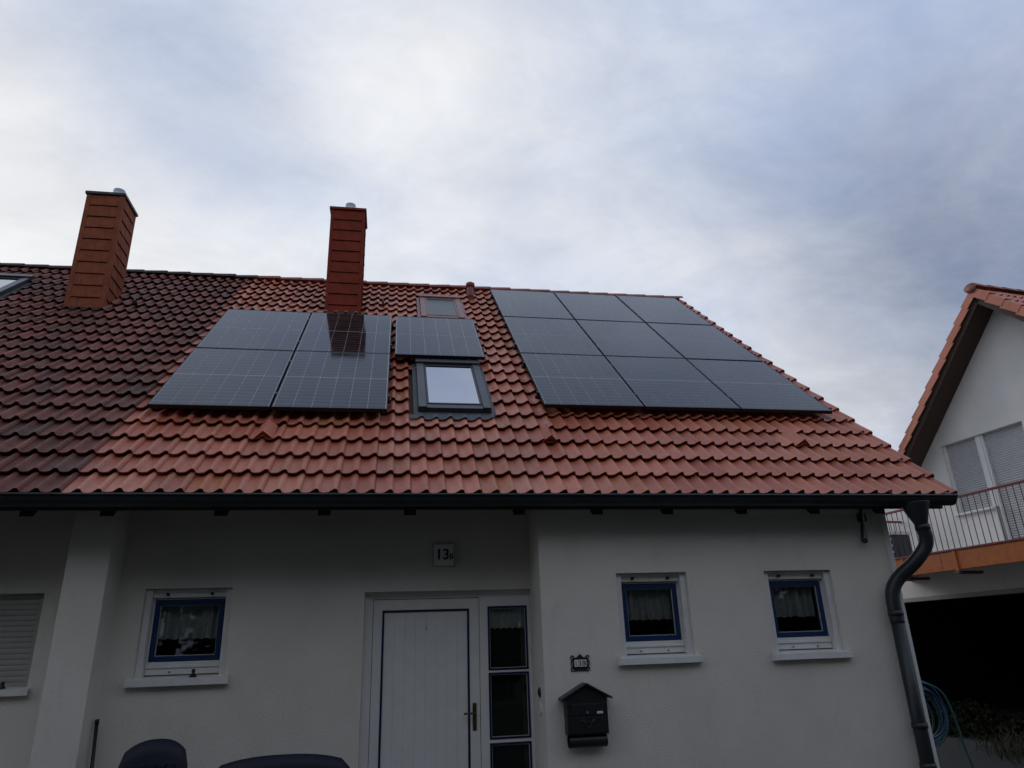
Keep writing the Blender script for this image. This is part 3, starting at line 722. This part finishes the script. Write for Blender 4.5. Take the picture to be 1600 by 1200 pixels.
# ------------------------------------------------------------------ text helper
def text_mesh(name, s, size, parent, mtx, mt, ext=.002, sx=1):
    cu_ = bpy.data.curves.new(name, 'FONT'); cu_.body = s; cu_.size = size; cu_.extrude = ext; cu_.offset = size * .018
    tmp = bpy.data.objects.new(name + '_t', cu_); COL.objects.link(tmp)
    me = bpy.data.meshes.new_from_object(tmp.evaluated_get(bpy.context.evaluated_depsgraph_get())); bpy.data.objects.remove(tmp)
    me.materials.clear(); me.materials.append(MT[mt]); me.name = name
    return link(name, me, parent, mtx @ Matrix.Diagonal((sx, 1, 1, 1)))
FRONT = Matrix.Rotation(R(90), 4, 'X')
np_ = thing('house_number_plate', 'square white number plate reading 13B on the wall above the door', 'number plate', (-1.133, YA, 2.315))
obj('plate', B(-1.227, -1.040, YA - .022, YA + .002, 2.318, 2.512), 'number_plate', np_, .004)
f = MB()
for q in ((-1.233, -1.227, 2.312, 2.518), (-1.040, -1.034, 2.312, 2.518), (-1.227, -1.040, 2.312, 2.318), (-1.227, -1.040, 2.512, 2.518)): f.box(q[0], q[1], YA - .025, YA + .002, q[2], q[3])
obj('rim', f, 'shutter_l', np_)
text_mesh('digits', '13', .130, np_, Matrix.Translation((-1.209, YA - .0235, 2.378)) @ FRONT, 'ink', .0012)
text_mesh('letter', 'B', .070, np_, Matrix.Translation((-1.083, YA - .0235, 2.378)) @ FRONT, 'ink', .0012)

# ornate plaque
pq = thing('house_number_plaque', 'small black ornate plaque with white 13B numerals above the mailbox', 'number plaque', (-.025, YB, 1.40))
m = MB(); cx, cz = -.024, 1.463; yq = YB - .016
T = lambda p, q, t: (cx + p, t, cz + q)
m.prism([(-.062, -.042), (.062, -.042), (.062, .042), (.028, .046), (.0, .072), (-.028, .046), (-.062, .042)], T, YB - .012, YB + .001)
for sx in (-1, 1):
    for pz in (-1, 1):
        cen = Vector((cx + sx * .066, YB - .006, cz + pz * .046)); m.tube([cen + Vector((.014 * math.cos(a), 0, .014 * math.sin(a))) for a in [i * .7 for i in range(9)]], .0045, 6)
    cen = Vector((cx + sx * .068, YB - .006, cz)); m.tube([cen + Vector((.010 * math.cos(a), 0, .022 * math.sin(a))) for a in [i * .7 for i in range(10)]], .0045, 6)
for k in range(5):
    cen = Vector((cx - .044 + k * .022, YB - .006, cz - .050)); m.tube([cen + Vector((.009 * math.cos(a), 0, .009 * math.sin(a))) for a in [i * .8 for i in range(9)]], .004, 6)
obj('back_plate', m, 'black', pq)
for k, ch in enumerate('13B'):
    xk = cx - .036 + k * .036
    obj('number_tile', B(xk - .0155, xk + .0155, yq - .002, YB - .011, cz - .027, cz + .027), 'number_plate', pq)
    text_mesh('numeral', ch, .054, pq, Matrix.Translation((xk - .014, yq - .0025, cz - .019)) @ FRONT, 'ink', .001, .85)

# mailbox
mb = thing('mailbox', 'black house shaped mailbox with newspaper roll on the white wall', 'mailbox', (-.02, YB, .84))
yf = YB - .115; sc = (yf - CAM.y) / (YB - CAM.y)
T = lambda p, q, t: (p, t, q)
m = MB(); m.prism([(-.185, .935), (.152, .935), (.152, 1.205), (-.0165, 1.292), (-.185, 1.205)], T, yf, YB - .002); body = obj('body', m, 'black', mb, .004)
m = MB(); m.prism([(-.228, 1.190), (-.0165, 1.299), (.195, 1.190), (.195, 1.204), (-.0165, 1.316), (-.228, 1.204)], T, yf - .025, YB - .001); obj('roof', m, 'black', mb, .002)
obj('flap', B(-.150, .117, yf - .008, yf - .001, 1.075, 1.162), 'black', mb, .003)
obj('door_panel', B(-.165, .132, yf - .005, yf - .001, .945, 1.066), 'black', mb, .003)
m = MB(); m.tube([(-.172, yf + .055, .885), (.140, yf + .055, .885)], .047, 18, False); m.tube([(-.172, yf + .055, .885), (.140, yf + .055, .885)], .044, 18, False); obj('newspaper_roll', m, 'black', mb)
obj('roll_bracket', B(-.02, .0, yf + .04, YB - .002, .925, .94), 'black', mb)
m = MB(); m.tube([(-.02, yf - .012, 1.098), (-.02, yf - .006, 1.098)], .010, 12); obj('lock', m, 'alu', mb)
obj('name_label', B(.060, .108, yf - .0105, yf - .0075, 1.085, 1.102), 'number_plate', mb)
obj('name_line', B(.068, .100, yf - .0115, yf - .0103, 1.091, 1.095), 'shutter_l', mb)
m = MB(); cc = Vector((-.015, yf - .009, 1.012)); m.tube([cc + Vector((.022 * math.cos(a), 0, .022 * math.sin(a))) for a in [i * math.pi / 10 for i in range(21)]], .0042, 8)
for s_ in (-1, 1):
    m.tube([cc + Vector((s_ * .016, 0, -.018)), cc + Vector((s_ * .030, 0, .012)), cc + Vector((s_ * .046, 0, .032))], .004, 8, True, [.003, .005, .010])
    m.tube([cc + Vector((0, 0, -.024)), cc + Vector((s_ * .018, 0, -.034)), cc + Vector((s_ * .03, 0, -.028))], .003, 6)
MT['emblem'] = mat('dull_brass_emblem', (.055, .043, .028), .5, metal=.6)
obj('horn_emblem', m, 'emblem', mb)

# folded arm bracket under the eaves
br = thing('wall_arm', 'folded dark metal arm hanging from the wall below the gutter corner', 'bracket', (2.82, YB, 2.45))
m = MB(); m.tube(smooth_path([(2.83, YB - .05, 2.98), (2.822, YB - .05, 2.72), (2.79, YB - .045, 2.50), (2.775, YB - .05, 2.44), (2.80, YB - .06, 2.425)], 5), .014, 10); obj('arm', m, 'zinc', br)
m = MB(); m.tube([(2.845, YB - .06, 2.98), (2.812, YB - .062, 2.455)], .006, 8); obj('rod', m, 'alu', br)
obj('fixing_plate', B(2.80, 2.86, YB - .06, YB + .002, 2.62, 2.70), 'zinc', br, .004)
m = MB(); m.tube([(2.80, YB - .062, 2.46), (2.80, YB - .062, 2.42)], .018, 10); obj('end_knuckle', m, 'zinc', br)

# ------------------------------------------------------------------ solar panels and their rails
def panel_mesh():
    f = MB(); t = .011; d = .040
    f.box(0, PW, 0, t, -d, 0); f.box(0, PW, PH - t, PH, -d, 0); f.box(0, t, t, PH - t, -d, 0); f.box(PW - t, PW, t, PH - t, -d, 0)
    b = MB(); b.box(t, PW - t, t, PH - t, -.012, -.0032)
    cells = []
    mgx, mgy, gx, mid = t + .005, t + .008, .0028, .010
    cw = (PW - 2 * mgx - 5 * gx) / 6; chh = (PH - 2 * mgy - mid) / 2
    for j in range(2):
        for i in range(6):
            a = mgx + i * (cw + gx); c = mgy + j * (chh + mid); q = MB(); q.keep = True
            q.add([(a, c, -.0020), (a + cw, c, -.0020), (a + cw, c + chh, -.0020), (a, c + chh, -.0020)], [(0, 1, 2, 3)]); cells.append(q)
    lip = MB(); e = .0022
    for q in ((0.001, PW - .001, .001, .001 + e),):
        lip.box(q[0], q[1], q[2], q[3], -.0005, .0006)
    return f, b, cells, lip
f, b, cells, lip = panel_mesh()
PM = {'frame': f.mesh('frame'), 'backsheet': b.mesh('backsheet'), 'frame_lip': lip.mesh('frame_lip')}
PM['frame'].materials.append(MT['frame_black']); PM['backsheet'].materials.append(MT['backsheet']); MT['lip'] = mat('anodised_edge', (.10, .10, .105), .4, metal=.6)
PM['frame_lip'].materials.append(MT['lip'])
CM = []
for q in cells:
    me = q.mesh('cell_string'); me.materials.append(MT['cells']); CM.append(me)
rowR = ['bottom', 'middle', 'top']; colR = ['left', 'middle', 'right']
for u, v, arr, i, j in PANELS:
    if arr == 'R': lb, gp = f'solar panel in the {rowR[j]} row, {colR[i]} column of the large nine panel array', 'nine panel solar array'
    elif arr == 'L': lb, gp = f'solar panel at {("lower", "upper")[j]} {("left", "right")[i]} of the four panel block ' + ('under the chimney' if i else 'beside the dark roof'), 'four panel solar block'
    else: lb, gp = 'single solar panel between the small red roof hatch and the grey skylight', 'single panel'
    tilt = Matrix.Rotation(R(random.uniform(-.12, .12)), 4, 'X') @ Matrix.Rotation(R(random.uniform(-.12, .12)), 4, 'Y')
    mtx = Matrix.Translation(RF(u, v, 0)) @ ROT @ tilt
    p = link('solar_panel', None, None, mtx); tag(p, lb, 'solar panel', gp)
    for nm, me in PM.items(): link(nm, me, p, mtx)
    for me in CM: link('cell_string', me, p, mtx)
MT['rail'] = mat('dark_rail', (.05, .052, .055), .4, metal=.7)
def rail(u0, u1, v, lb, gp, clamps):
    root = thing('mounting_rail', lb, 'mounting rail', RF((u0 + u1) / 2, v, NT), gp)
    obj('rail_profile', RB(u0, u1, v - .02, v + .02, -.083, -.0415), 'rail', root)
    x = u0 + .12
    while x < u1:
        obj('roof_hook', MB().box(x - .016, x + .016, v - .05, v + .02, -.093, -.084, RF).box(x - .016, x + .016, v - .06, v - .05, NT + .03, -.084, RF), 'alu', root); x += .9
    for c_ in clamps: obj('clamp', RB(c_ - .0085, c_ + .0085, v - .025, v + .025, -.036, .004), 'rail', root)
W3 = 3 * PW + 2 * GAP
nth = ['lowest', 'second', 'third', 'fourth', 'fifth', 'topmost']
k = 0
for j in range(3):
    for dv_ in (.36, 1.36):
        rail(-.035, W3 + .02, j * (PH + GAP) + dv_, f'{nth[k]} mounting rail from below under the nine panel array', 'rails of the nine panel array', (-.012, PW + .01, 2 * PW + .03, W3 + .012)); k += 1
k = 0; nth4 = ['lowest', 'second', 'third', 'topmost']
for j in range(2):
    for dv_ in (.36, 1.36):
        rail(-3.974 - .035, -3.974 + 2 * PW + GAP + .035, -.225 + j * (PH + GAP) + dv_, f'{nth4[k]} mounting rail from below under the four panel block', 'rails of the four panel block', (-3.986, -3.974 + PW + .01, -3.974 + 2 * PW + GAP + .012)); k += 1
for q, dv_ in (('lower', .36), ('upper', 1.36)):
    rail(-1.632, -1.625 + PW + .03, 1.5086 + dv_, f'{q} mounting rail under the single panel above the skylight', 'rails of the single panel', (-1.625 + PW + .012,))

# ------------------------------------------------------------------ neighbouring house on the right: its gable faces left
ANG = R(-7); E_ = Vector((math.sin(ANG), math.cos(ANG), 0)); NN = Vector((E_.y, -E_.x, 0))
def GF(s, d, z): p = E_ * s + NN * d; return Vector((p.x, p.y, z))
def GB(s0, s1, d0, d1, z0, z1, m=None): m = m or MB(); return m.box(s0, s1, d0, d1, z0, z1, lambda s, d, z: GF(s, d, z))
DW, DR, DV = 9.70, 8.50, 9.20            # wall, railing, verge
SP, ZP = 1.87, 7.58; HWID = 4.6           # ridge position and height
rh2 = thing('house', 'white gabled house at the right edge with balcony and closed roller shutters', 'house', GF(SP, DW + 4, 0))
S0, S1 = SP - 4.1, 8.0
ZW = 4.55                                # flat-topped wing beyond the gable
GAR = (2.75, 7.2, .0, 2.30)
# a tall balcony door at the near side and a window at the far side share one opening
HOLES = [(2.98, 3.78, 3.74, 5.09), (2.05, 2.98, 2.97, 5.09), GAR]
def gable2():
    m = MB(); m.keep = True
    top = lambda q: max(ZP - .12 - abs(q - SP), ZW if q > SP else ZP - .12 - 4.1)
    sk = SP + (ZP - .12 - ZW)
    xs = sorted({S0, S1, SP, sk, *[h[0] for h in HOLES], *[h[1] for h in HOLES]}); zs = sorted({0, *[h[2] for h in HOLES], *[h[3] for h in HOLES]})
    for a, b in zip(xs, xs[1:]):
        lim = [z for z in zs if z < min(top(a), top(b)) - .01] + [None]
        for c, d in zip(lim, lim[1:]):
            if d is not None and any(h[0] < (a + b) / 2 < h[1] and h[2] < (c + d) / 2 < h[3] for h in HOLES): continue
            q = [(a, c), (b, c), (b, top(b) if d is None else d), (a, top(a) if d is None else d)]
            m.add([GF(x_, DW, z_) for x_, z_ in q], [(3, 2, 1, 0)])
    for a, b, c, d in HOLES:
        p = [(a, c), (b, c), (b, d), (a, d)]
        for k in range(4):
            (xa, za), (xb, zb) = p[k], p[(k + 1) % 4]
            if abs(xa - 2.98) < 1e-6 and abs(xb - 2.98) < 1e-6:
                if a < 2.9: m.add([GF(xa, DW, 2.97), GF(xb, DW, 3.74), GF(xb, DW + .22, 3.74), GF(xa, DW + .22, 2.97)], [(0, 1, 2, 3)])
                continue
            dep = .22 if d > 2.5 else .35
            m.add([GF(xa, DW, za), GF(xb, DW, zb), GF(xb, DW + dep, zb), GF(xa, DW + dep, za)], [(0, 1, 2, 3)])
    return obj('gable_wall', m, 'plaster2', rh2)
gable2()
obj('side_wall', GB(S0, S0 + .2, DW + .01, DW + 9, 0, ZP - 4.3), 'plaster2', rh2); obj('side_wall', GB(S1 - .2, S1, DW + .01, DW + 9, 0, ZW - .01), 'plaster2', rh2); obj('wing_roof', GB(SP + 2.8, S1 - .21, DW + .01, DW + 9, ZW - .2, ZW - .02), 'zinc', rh2)
# roof of the neighbour: two slabs, overhanging verge in dark boards, verge tiles, ridge tiles
for sg in (1, -1):
    def SF(t, d, n, sg=sg): s = SP + sg * (t * .7071 + n * .7071); return GF(s, d, ZP - t * .7071 + n * .7071)
    LN = 4.1 if sg > 0 else 6.6
    r_ = obj('roof', MB().box(0, LN, DV + .03, DW + 9, -.16, -.03, SF), 'wood_dark', rh2)
    f = MB(); f.keep = True; rr_ = int((LN - .1) / .335); cols = 46 if sg < 0 else 4
    P = [((k2 + a) * .16, h * 1.05) for k2 in range(cols) for a, h in PROF]; nP = len(P)
    for r2 in range(rr_):
        t1 = .06 + (r2 + 1) * .335; t0 = t1 - .40
        vs = [SF(t1, DV + .16 + x, h + .012) for x, h in P] + [SF(t0, DV + .16 + x, h - .022) for x, h in P]
        f.add(vs, [((i, i + 1, nP + i + 1, nP + i) if sg < 0 else (i + 1, i, nP + i, nP + i + 1)) for i in range(nP - 1)], True)
        vs = [SF(t1, DV + .16 + x, h + .012) for x, h in P] + [SF(t1 - .004, DV + .16 + x, h - .012) for x, h in P]
        f.add(vs, [((i, nP + i, nP + i + 1, i + 1) if sg < 0 else (i, i + 1, nP + i + 1, nP + i)) for i in range(nP - 1)])
    o = obj('tile_field', f, 'tile', r_); o['kind'] = 'stuff'
    for r2 in range(rr_):
        t1 = .06 + (r2 + 1) * .335 + random.uniform(-.006, .006); t0 = t1 - .36; q = MB()
        pr = [(DV - .012, -.125), (DV - .012, .020), (DV + .01, .034), (DV + .15, .030), (DV + .15, .012), (DV + .02, .014), (DV + .004, .004), (DV + .004, -.125)]
        vs = [SF(t1, d_ - (.008 if i < 3 else 0), n_ + .016) for i, (d_, n_) in enumerate(pr)] + [SF(t0, d_, n_ - .014) for d_, n_ in pr]; n8 = len(pr)
        q.add(vs, [(i, (i + 1) % n8, n8 + (i + 1) % n8, n8 + i) for i in range(n8)] + [tuple(range(n8))[::-1], tuple(range(n8, 2 * n8))])
        obj('verge_tile', q, 'tile', r_)
    obj('barge_board', MB().box(.05, LN - .05, DV + .035, DV + .06, -.22, -.05, SF), 'wood_dark', r_)
    obj('verge_soffit', MB().box(.05, LN - .05, DV + .06, DW - .005, -.20, -.165, SF), 'wood_dark', r_)
for k in range(24):
    d_ = DV - .04 + k * .36
    # rotate: local +x of the cap along NN
    ax = Matrix.Rotation(math.atan2(NN.y, NN.x), 4, 'Z')
    p = GF(SP, d_, ZP + .0)
    link('ridge_tile', RG, rh2.children[-1] if False else r_, Matrix.Translation(p) @ ax @ Matrix.Rotation(R(random.uniform(-.6, .6)), 4, 'Y'))
obj('ridge_end_cap', turned([(.0, .0), (.115, .0), (.118, .012)], (0, 0, 0), 16), 'ridge', r_, matrix=Matrix.Translation(GF(SP, DV - .045, ZP - .005)) @ Matrix.Rotation(math.atan2(NN.y, NN.x), 4, 'Z') @ Matrix.Rotation(R(90), 4, 'Y') @ Matrix.Diagonal((.72, 1, 1, 1)))
# shutters (fine slats in one corrugated sheet each)
def shutter(a, b, c, d, nm):
    m = MB()
    for s_ in (a, b - .045): GB(s_ + .002, s_ + .043, DW + .05, DW + .14, c + .002, d - .002, m)
    fr = obj(nm, m, 'white', rh2)
    f = MB(); f.keep = True; n_ = int((d - c) / .042); hh = (d - c) / n_; P = []
    for i in range(n_): P += [(c + i * hh, .022), (c + (i + .20) * hh, .022), (c + (i + .24) * hh, .0), (c + (i + .62) * hh, -.005), (c + (i + .99) * hh, .0)]
    nP = len(P); vs = [GF(a + .043, DW + .10 + y_, z_) for z_, y_ in P] + [GF(b - .043, DW + .10 + y_, z_) for z_, y_ in P]
    f.add(vs, [(i, i + 1, nP + i + 1, nP + i) for i in range(nP - 1)])
    o = obj('shutter', f, 'shutter', fr); o['kind'] = 'stuff'
    return fr
wn_ = shutter(3.02, 3.779, 3.741, 5.089, 'window'); dr_ = shutter(2.051, 2.945, 2.971, 5.089, 'balcony_door')
GBm = GB(2.946, 3.019, DW + .04, DW + .15, 3.741, 5.089); obj('mullion', GBm, 'white', rh2)
obj('sill', GB(2.985, 3.83, DW - .06, DW + .1, 3.70, 3.739), 'white_metal', wn_, .004)
obj('opening_back', GB(2.0, 3.9, DW + .2, DW + .23, 2.9, 5.2), 'dark_room', rh2)
# balcony: slab, orange timber fascia, railing of thin bars
SB0, SB1 = -1.6, 5.2
bal = obj('balcony', GB(SB0, SB1, DR + .06, DW - .003, 2.74, 2.92), 'plaster2', rh2)
for a, b in ((SB0, 1.4), (1.405, 3.3), (3.305, SB1)): obj('fascia_board', GB(a, b, DR, DR + .055, 2.62, 2.935), 'fascia', bal, .006)
obj('fascia_board', GB(SB1, SB1 + .055, DR, DW - .003, 2.62, 2.935), 'fascia', bal, .006)
for s_ in (-.4, 1.4, 3.0, 4.15, 5.1):
    obj('joint_cover', GB(s_ - .035, s_ + .035, DR - .02, DR - .001, 2.60, 2.93), 'fascia', bal, .004)
    obj('beam_end', GB(s_ - .05, s_ + .05, DR - .04, DR + .5, 2.55, 2.598), 'bracket_red', bal, .004)
obj('floor_edge', GB(SB0, SB1 + .04, DR - .015, DR + .07, 2.937, 2.972), 'rail_red', bal, .004)
obj('top_rail', GB(SB0, SB1, DR - .005, DR + .04, 3.80, 3.84), 'rail_red', bal, .006)
obj('end_rail', GB(SB1 - .045, SB1, DR + .042, DW - .002, 3.80, 3.84), 'rail_red', bal, .006)
m = MB(); m.tube([(0, 0, 2.965), (0, 0, 3.805)], .0075, 6); BAR = m.mesh('bar'); BAR.materials.append(MT['bar'])
s_ = SB0 + .06
while s_ < SB1: link('bar', BAR, bal, Matrix.Translation(GF(s_, DR + .018, 0))); s_ += .122
for k in range(1, 9): link('bar', BAR, bal, Matrix.Translation(GF(SB1 - .022, DR + .018 + k * .128, 0)))
# garage opening: pale lintel strip, dark room behind
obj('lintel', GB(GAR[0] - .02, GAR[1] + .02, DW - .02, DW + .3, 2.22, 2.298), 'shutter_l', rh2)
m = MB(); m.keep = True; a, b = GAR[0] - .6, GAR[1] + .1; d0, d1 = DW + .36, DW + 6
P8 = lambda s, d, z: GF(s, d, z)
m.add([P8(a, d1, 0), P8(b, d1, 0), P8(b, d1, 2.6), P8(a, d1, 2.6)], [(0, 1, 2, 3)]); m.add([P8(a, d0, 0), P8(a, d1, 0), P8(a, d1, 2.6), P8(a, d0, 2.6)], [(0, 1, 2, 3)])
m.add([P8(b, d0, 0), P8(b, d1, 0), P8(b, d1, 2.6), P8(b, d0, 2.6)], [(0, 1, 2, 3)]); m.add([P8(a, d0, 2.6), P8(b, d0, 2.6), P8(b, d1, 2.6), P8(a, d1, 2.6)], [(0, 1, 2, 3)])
MT['garage_dark'] = mat('dark_garage_wall', (.022, .019, .017), .9)  # one even dark colour for the garage walls and floor
obj('garage_room', m, 'garage_dark', rh2)
obj('garage_floor', GB(GAR[0], GAR[1], DW - .02, DW + 6, -.05, .026), 'garage_dark', rh2)
# box on the balcony
bx = thing('storage_box', 'dark speckled box with pale lid on the balcony behind the bars', 'box', GF(4.55, DR + .3, 2.92))
obj('body', GB(4.35, 4.75, DR + .10, DR + .5, 2.921, 3.42), 'planter', bx, .01); obj('lid', GB(4.32, 4.78, DR + .07, DR + .53, 3.421, 3.49), 'planter_lid', bx, .01)
for r_i in range(7):
    for c_i in range(3):
        s0 = 4.40 + c_i * .12 + (.03 if r_i % 2 else 0); obj('stud', GB(s0, s0 + .055, DR + .088, DR + .0995, 2.96 + r_i * .062, 2.995 + r_i * .062), 'planter_lid', bx)

# hose coil on its stand in the side passage
hs = thing('hose_stand', 'teal garden hose coiled on a stand behind the house corner', 'garden hose', (4.2, .5, 0))
obj('post', B(4.04, 4.09, .48, .53, .02, 1.02), 'frame_black', hs, .004); obj('foot', B(3.86, 4.28, .32, .68, .02, .05), 'frame_black', hs, .01)
for k in range(9):
    m = MB(); rx = .20 + .026 * (k % 4) + random.uniform(-.012, .012); cz_ = .80 - .02 * (k % 3); yy = .36 + .022 * k
    m.tube([(4.09 + rx * math.cos(a), yy + .01 * math.sin(3 * a), cz_ + rx * 1.15 * math.sin(a)) for a in [2 * math.pi * i / 28 for i in range(29)]], .011, 8, False); obj('hose_loop', m, 'hose' if k % 3 else 'hose_blue', hs)
m = MB(); m.tube(smooth_path([(4.06, .34, 1.12), (4.28, .33, 1.02), (4.37, .33, .80), (4.43, .32, .4), (4.50, .28, .12), (4.60, .15, .032), (4.95, -.2, .032)], 6), .011, 8); obj('hose_end', m, 'hose', hs)
obj('peg', MB().tube([(4.07, .505, .92), (4.07, .22, .94)], .012, 8), 'frame_black', hs)

# grass tuft by the passage
rg = random.Random(5); m = MB(); m.keep = True
for k in range(1300):
    x = rg.gauss(7.2, .38); y = rg.gauss(2.0, .45); a = rg.random() * 6.28; l = rg.uniform(.10, .36); sp_ = rg.uniform(.1, .3); w_ = .006
    b0 = Vector((x, y, .01)); d_ = Vector((math.cos(a), math.sin(a), 0)); q_ = Vector((-d_.y, d_.x, 0)) * w_
    b1 = b0 + d_ * sp_ * .35 + Vector((0, 0, l * .7)); b2 = b0 + d_ * sp_ + Vector((0, 0, l))
    m.add([b0 - q_, b0 + q_, b1 + q_ * .7, b1 - q_ * .7, b2], [(0, 1, 2, 3), (3, 2, 4)])
o = obj('grass_tuft', m, 'grass'); o['kind'] = 'stuff'; o['label'] = 'dry ornamental grass beside the driveway at lower right'; o['category'] = 'grass'

# ------------------------------------------------------------------ garden furniture by the front wall
def plastic_chair(name, lb, cat, cx, cy, w_, top, z_seat, crown, rot=0, seats=1):
    root = thing(name, lb, cat, (cx, cy, .035))
    n_ = 16; out_ = []
    hw = w_ / 2
    for i in range(n_ + 1):
        t = -1 + 2 * i / n_; x = hw * t; zt = top - crown * (abs(t) ** 2.6)
        if abs(t) > .86: zt -= .35 * crown * ((abs(t) - .86) / .14) ** 2 * 2
        out_.append((x, zt))
    m = MB(); m.keep = True; vs = []; rows_ = 6
    for s_ in (0, 1):
        for r in range(rows_ + 1):
            for x, zt in out_:
                f = r / rows_; z = z_seat + (zt - z_seat) * f; yy = cy + .10 * f - .05 * (x / hw) ** 2 * (1 if seats == 1 else .5) + (.028 if s_ else 0)
                vs.append((cx + x * (.88 + .12 * f), yy, z))
    c_ = n_ + 1; k_ = (rows_ + 1) * c_; fs = []
    for r in range(rows_):
        for i in range(n_):
            a = r * c_ + i; fs.append((a, a + 1, a + c_ + 1, a + c_)); fs.append((k_ + a + 1, k_ + a, k_ + a + c_, k_ + a + c_ + 1))
    for i in range(n_):
        a = rows_ * c_ + i; fs.append((a, a + 1, k_ + a + 1, k_ + a)); fs.append((i + 1, i, k_ + i, k_ + i + 1))
    for r in range(rows_):
        a = r * c_; fs.append((a, a + c_, k_ + a + c_, k_ + a)); a = r * c_ + n_; fs.append((a + c_, a, k_ + a, k_ + a + c_))
    m.add(vs, fs, True); obj('backrest', m, 'navy_plastic', root)
    for i in range(5 * seats):
        x = cx - hw * .6 + 1.2 * hw * i / (5 * seats - 1); obj('back_rib', B(x - .018, x + .018, cy - .012 + .06, cy + .015 + .06, z_seat + .25, top - crown * .6 - .10), 'navy_plastic', root, .004)
    obj('seat', B(cx - hw * .95, cx + hw * .95, cy - .44, cy + .01, z_seat - .045, z_seat), 'navy_plastic', root, .015)
    for sx in (-1, 1):
        for yy in (cy - .42, cy - .02): 
            m = MB(); m.tube([(cx + sx * hw * .88, yy, z_seat - .03), (cx + sx * hw * .95, yy + (.03 if yy > cy - .2 else -.03), .035)], .022, 10); obj('leg', m, 'navy_plastic', root)
        m = MB(); m.tube(smooth_path([(cx + sx * hw * .92, cy - .40, z_seat - .02), (cx + sx * hw * .97, cy - .41, z_seat + .19), (cx + sx * hw * .97, cy - .33, z_seat + .22), (cx + sx * hw * .93, cy + .03, z_seat + .22)], 4), .018, 8); obj('armrest', m, 'navy_plastic', root)
plastic_chair('garden_chair', 'dark navy garden chair with rounded back below the left window', 'chair', -3.30, -.95, .48, 1.045, .43, .11)
plastic_chair('garden_bench', 'wide dark navy garden bench beside the entrance door', 'bench', -2.375, -1.02, 1.0, .90, .43, .065, seats=2)
po = thing('pole', 'thin dark pole leaning in the corner beside the plastered pier', 'pole', (-3.80, -.62, .02))
m = MB(); m.tube([(-3.755, -.66, .0), (-3.83, -.60, 1.165)], .014, 8); obj('shaft', m, 'black', po); m = MB(); m.tube([(-3.828, -.602, 1.15), (-3.831, -.599, 1.185)], .017, 8); obj('end_cap', m, 'frame_black', po)

# ------------------------------------------------------------------ tall conifer row added out of view to block the low sky
MT['needles'] = mat('conifer_needles', (.035, .055, .022), .8, var=.4, vscale=3)
MT['bark'] = mat('bark', (.07, .05, .035), .9, var=.3)
def conifer(seed):
    r = random.Random(seed); H = 10.5
    t = MB(); t.tube([(0, 0, 0), (.03, .02, H * .5), (0, 0, H * .97)], .2, 10, True, [.22, .13, .02])
    c = MB(); c.keep = True
    for k in range(5200):
        z = .25 + (H - .25) * (r.random() ** .9); env = 1.75 * (1 - ((z / H) ** 3.2)) * (.82 + .18 * math.sin(z * 2.3 + seed))
        a = r.random() * 6.283; rad = env * math.sqrt(r.uniform(.25, 1)) * (1 + .12 * math.sin(a * 5 + z * 3))
        p = Vector((rad * math.cos(a), rad * math.sin(a), z)); d = Vector((math.cos(a), math.sin(a), r.uniform(-.1, .9))).normalized(); q = d.orthogonal(); q.rotate(Matrix.Rotation(r.random() * 6.28, 3, d)); l = r.uniform(.22, .5)
        c.add([p - d * l * .3, p + q * .09, p + d * l, p - q * .09], [(0, 1, 2, 3)])
    return t.mesh('trunk'), c.mesh('crown')
CV = [conifer(k) for k in (1, 2, 3)]
for tr, cr2 in CV: tr.materials.append(MT['bark']); cr2.materials.append(MT['needles'])
for k in range(22):
    tr, cr2 = CV[k % 3]
    mtx = Matrix.Translation((-27 + k * 2.45, -15.2 + random.uniform(-.3, .3), 0)) @ Matrix.Rotation(random.random() * 6.28, 4, 'Z') @ Matrix.Scale(random.uniform(.99, 1.13), 4)
    t = link('sky_block_conifer', None, None, mtx); tag(t, 'unseen tall conifer of the row added to block low sky', 'tree', 'unseen conifers added to block low sky')
    link('trunk', tr, t, mtx); link('crown', cr2, t, mtx)


# dark leaves added to darken the sky-lit driveway before the garage
MT['leaf'] = mat('darkening_leaf', (.016, .020, .010), .95, spec=.05, var=.5, vscale=5)
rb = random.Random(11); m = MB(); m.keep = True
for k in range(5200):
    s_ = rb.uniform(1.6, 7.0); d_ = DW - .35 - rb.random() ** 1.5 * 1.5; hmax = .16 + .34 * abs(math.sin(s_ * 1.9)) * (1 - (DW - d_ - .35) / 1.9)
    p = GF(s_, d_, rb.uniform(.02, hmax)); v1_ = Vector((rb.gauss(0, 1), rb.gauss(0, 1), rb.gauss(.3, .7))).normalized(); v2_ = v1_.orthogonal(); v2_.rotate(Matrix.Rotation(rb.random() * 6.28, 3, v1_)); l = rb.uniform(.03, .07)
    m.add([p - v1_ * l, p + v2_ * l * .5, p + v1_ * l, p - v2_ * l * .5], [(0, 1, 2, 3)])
o = obj('darkening_leaves', m, 'leaf'); o['kind'] = 'stuff'; o['label'] = 'low dark leaves added to darken the ground before the garage opening'; o['category'] = 'plants'
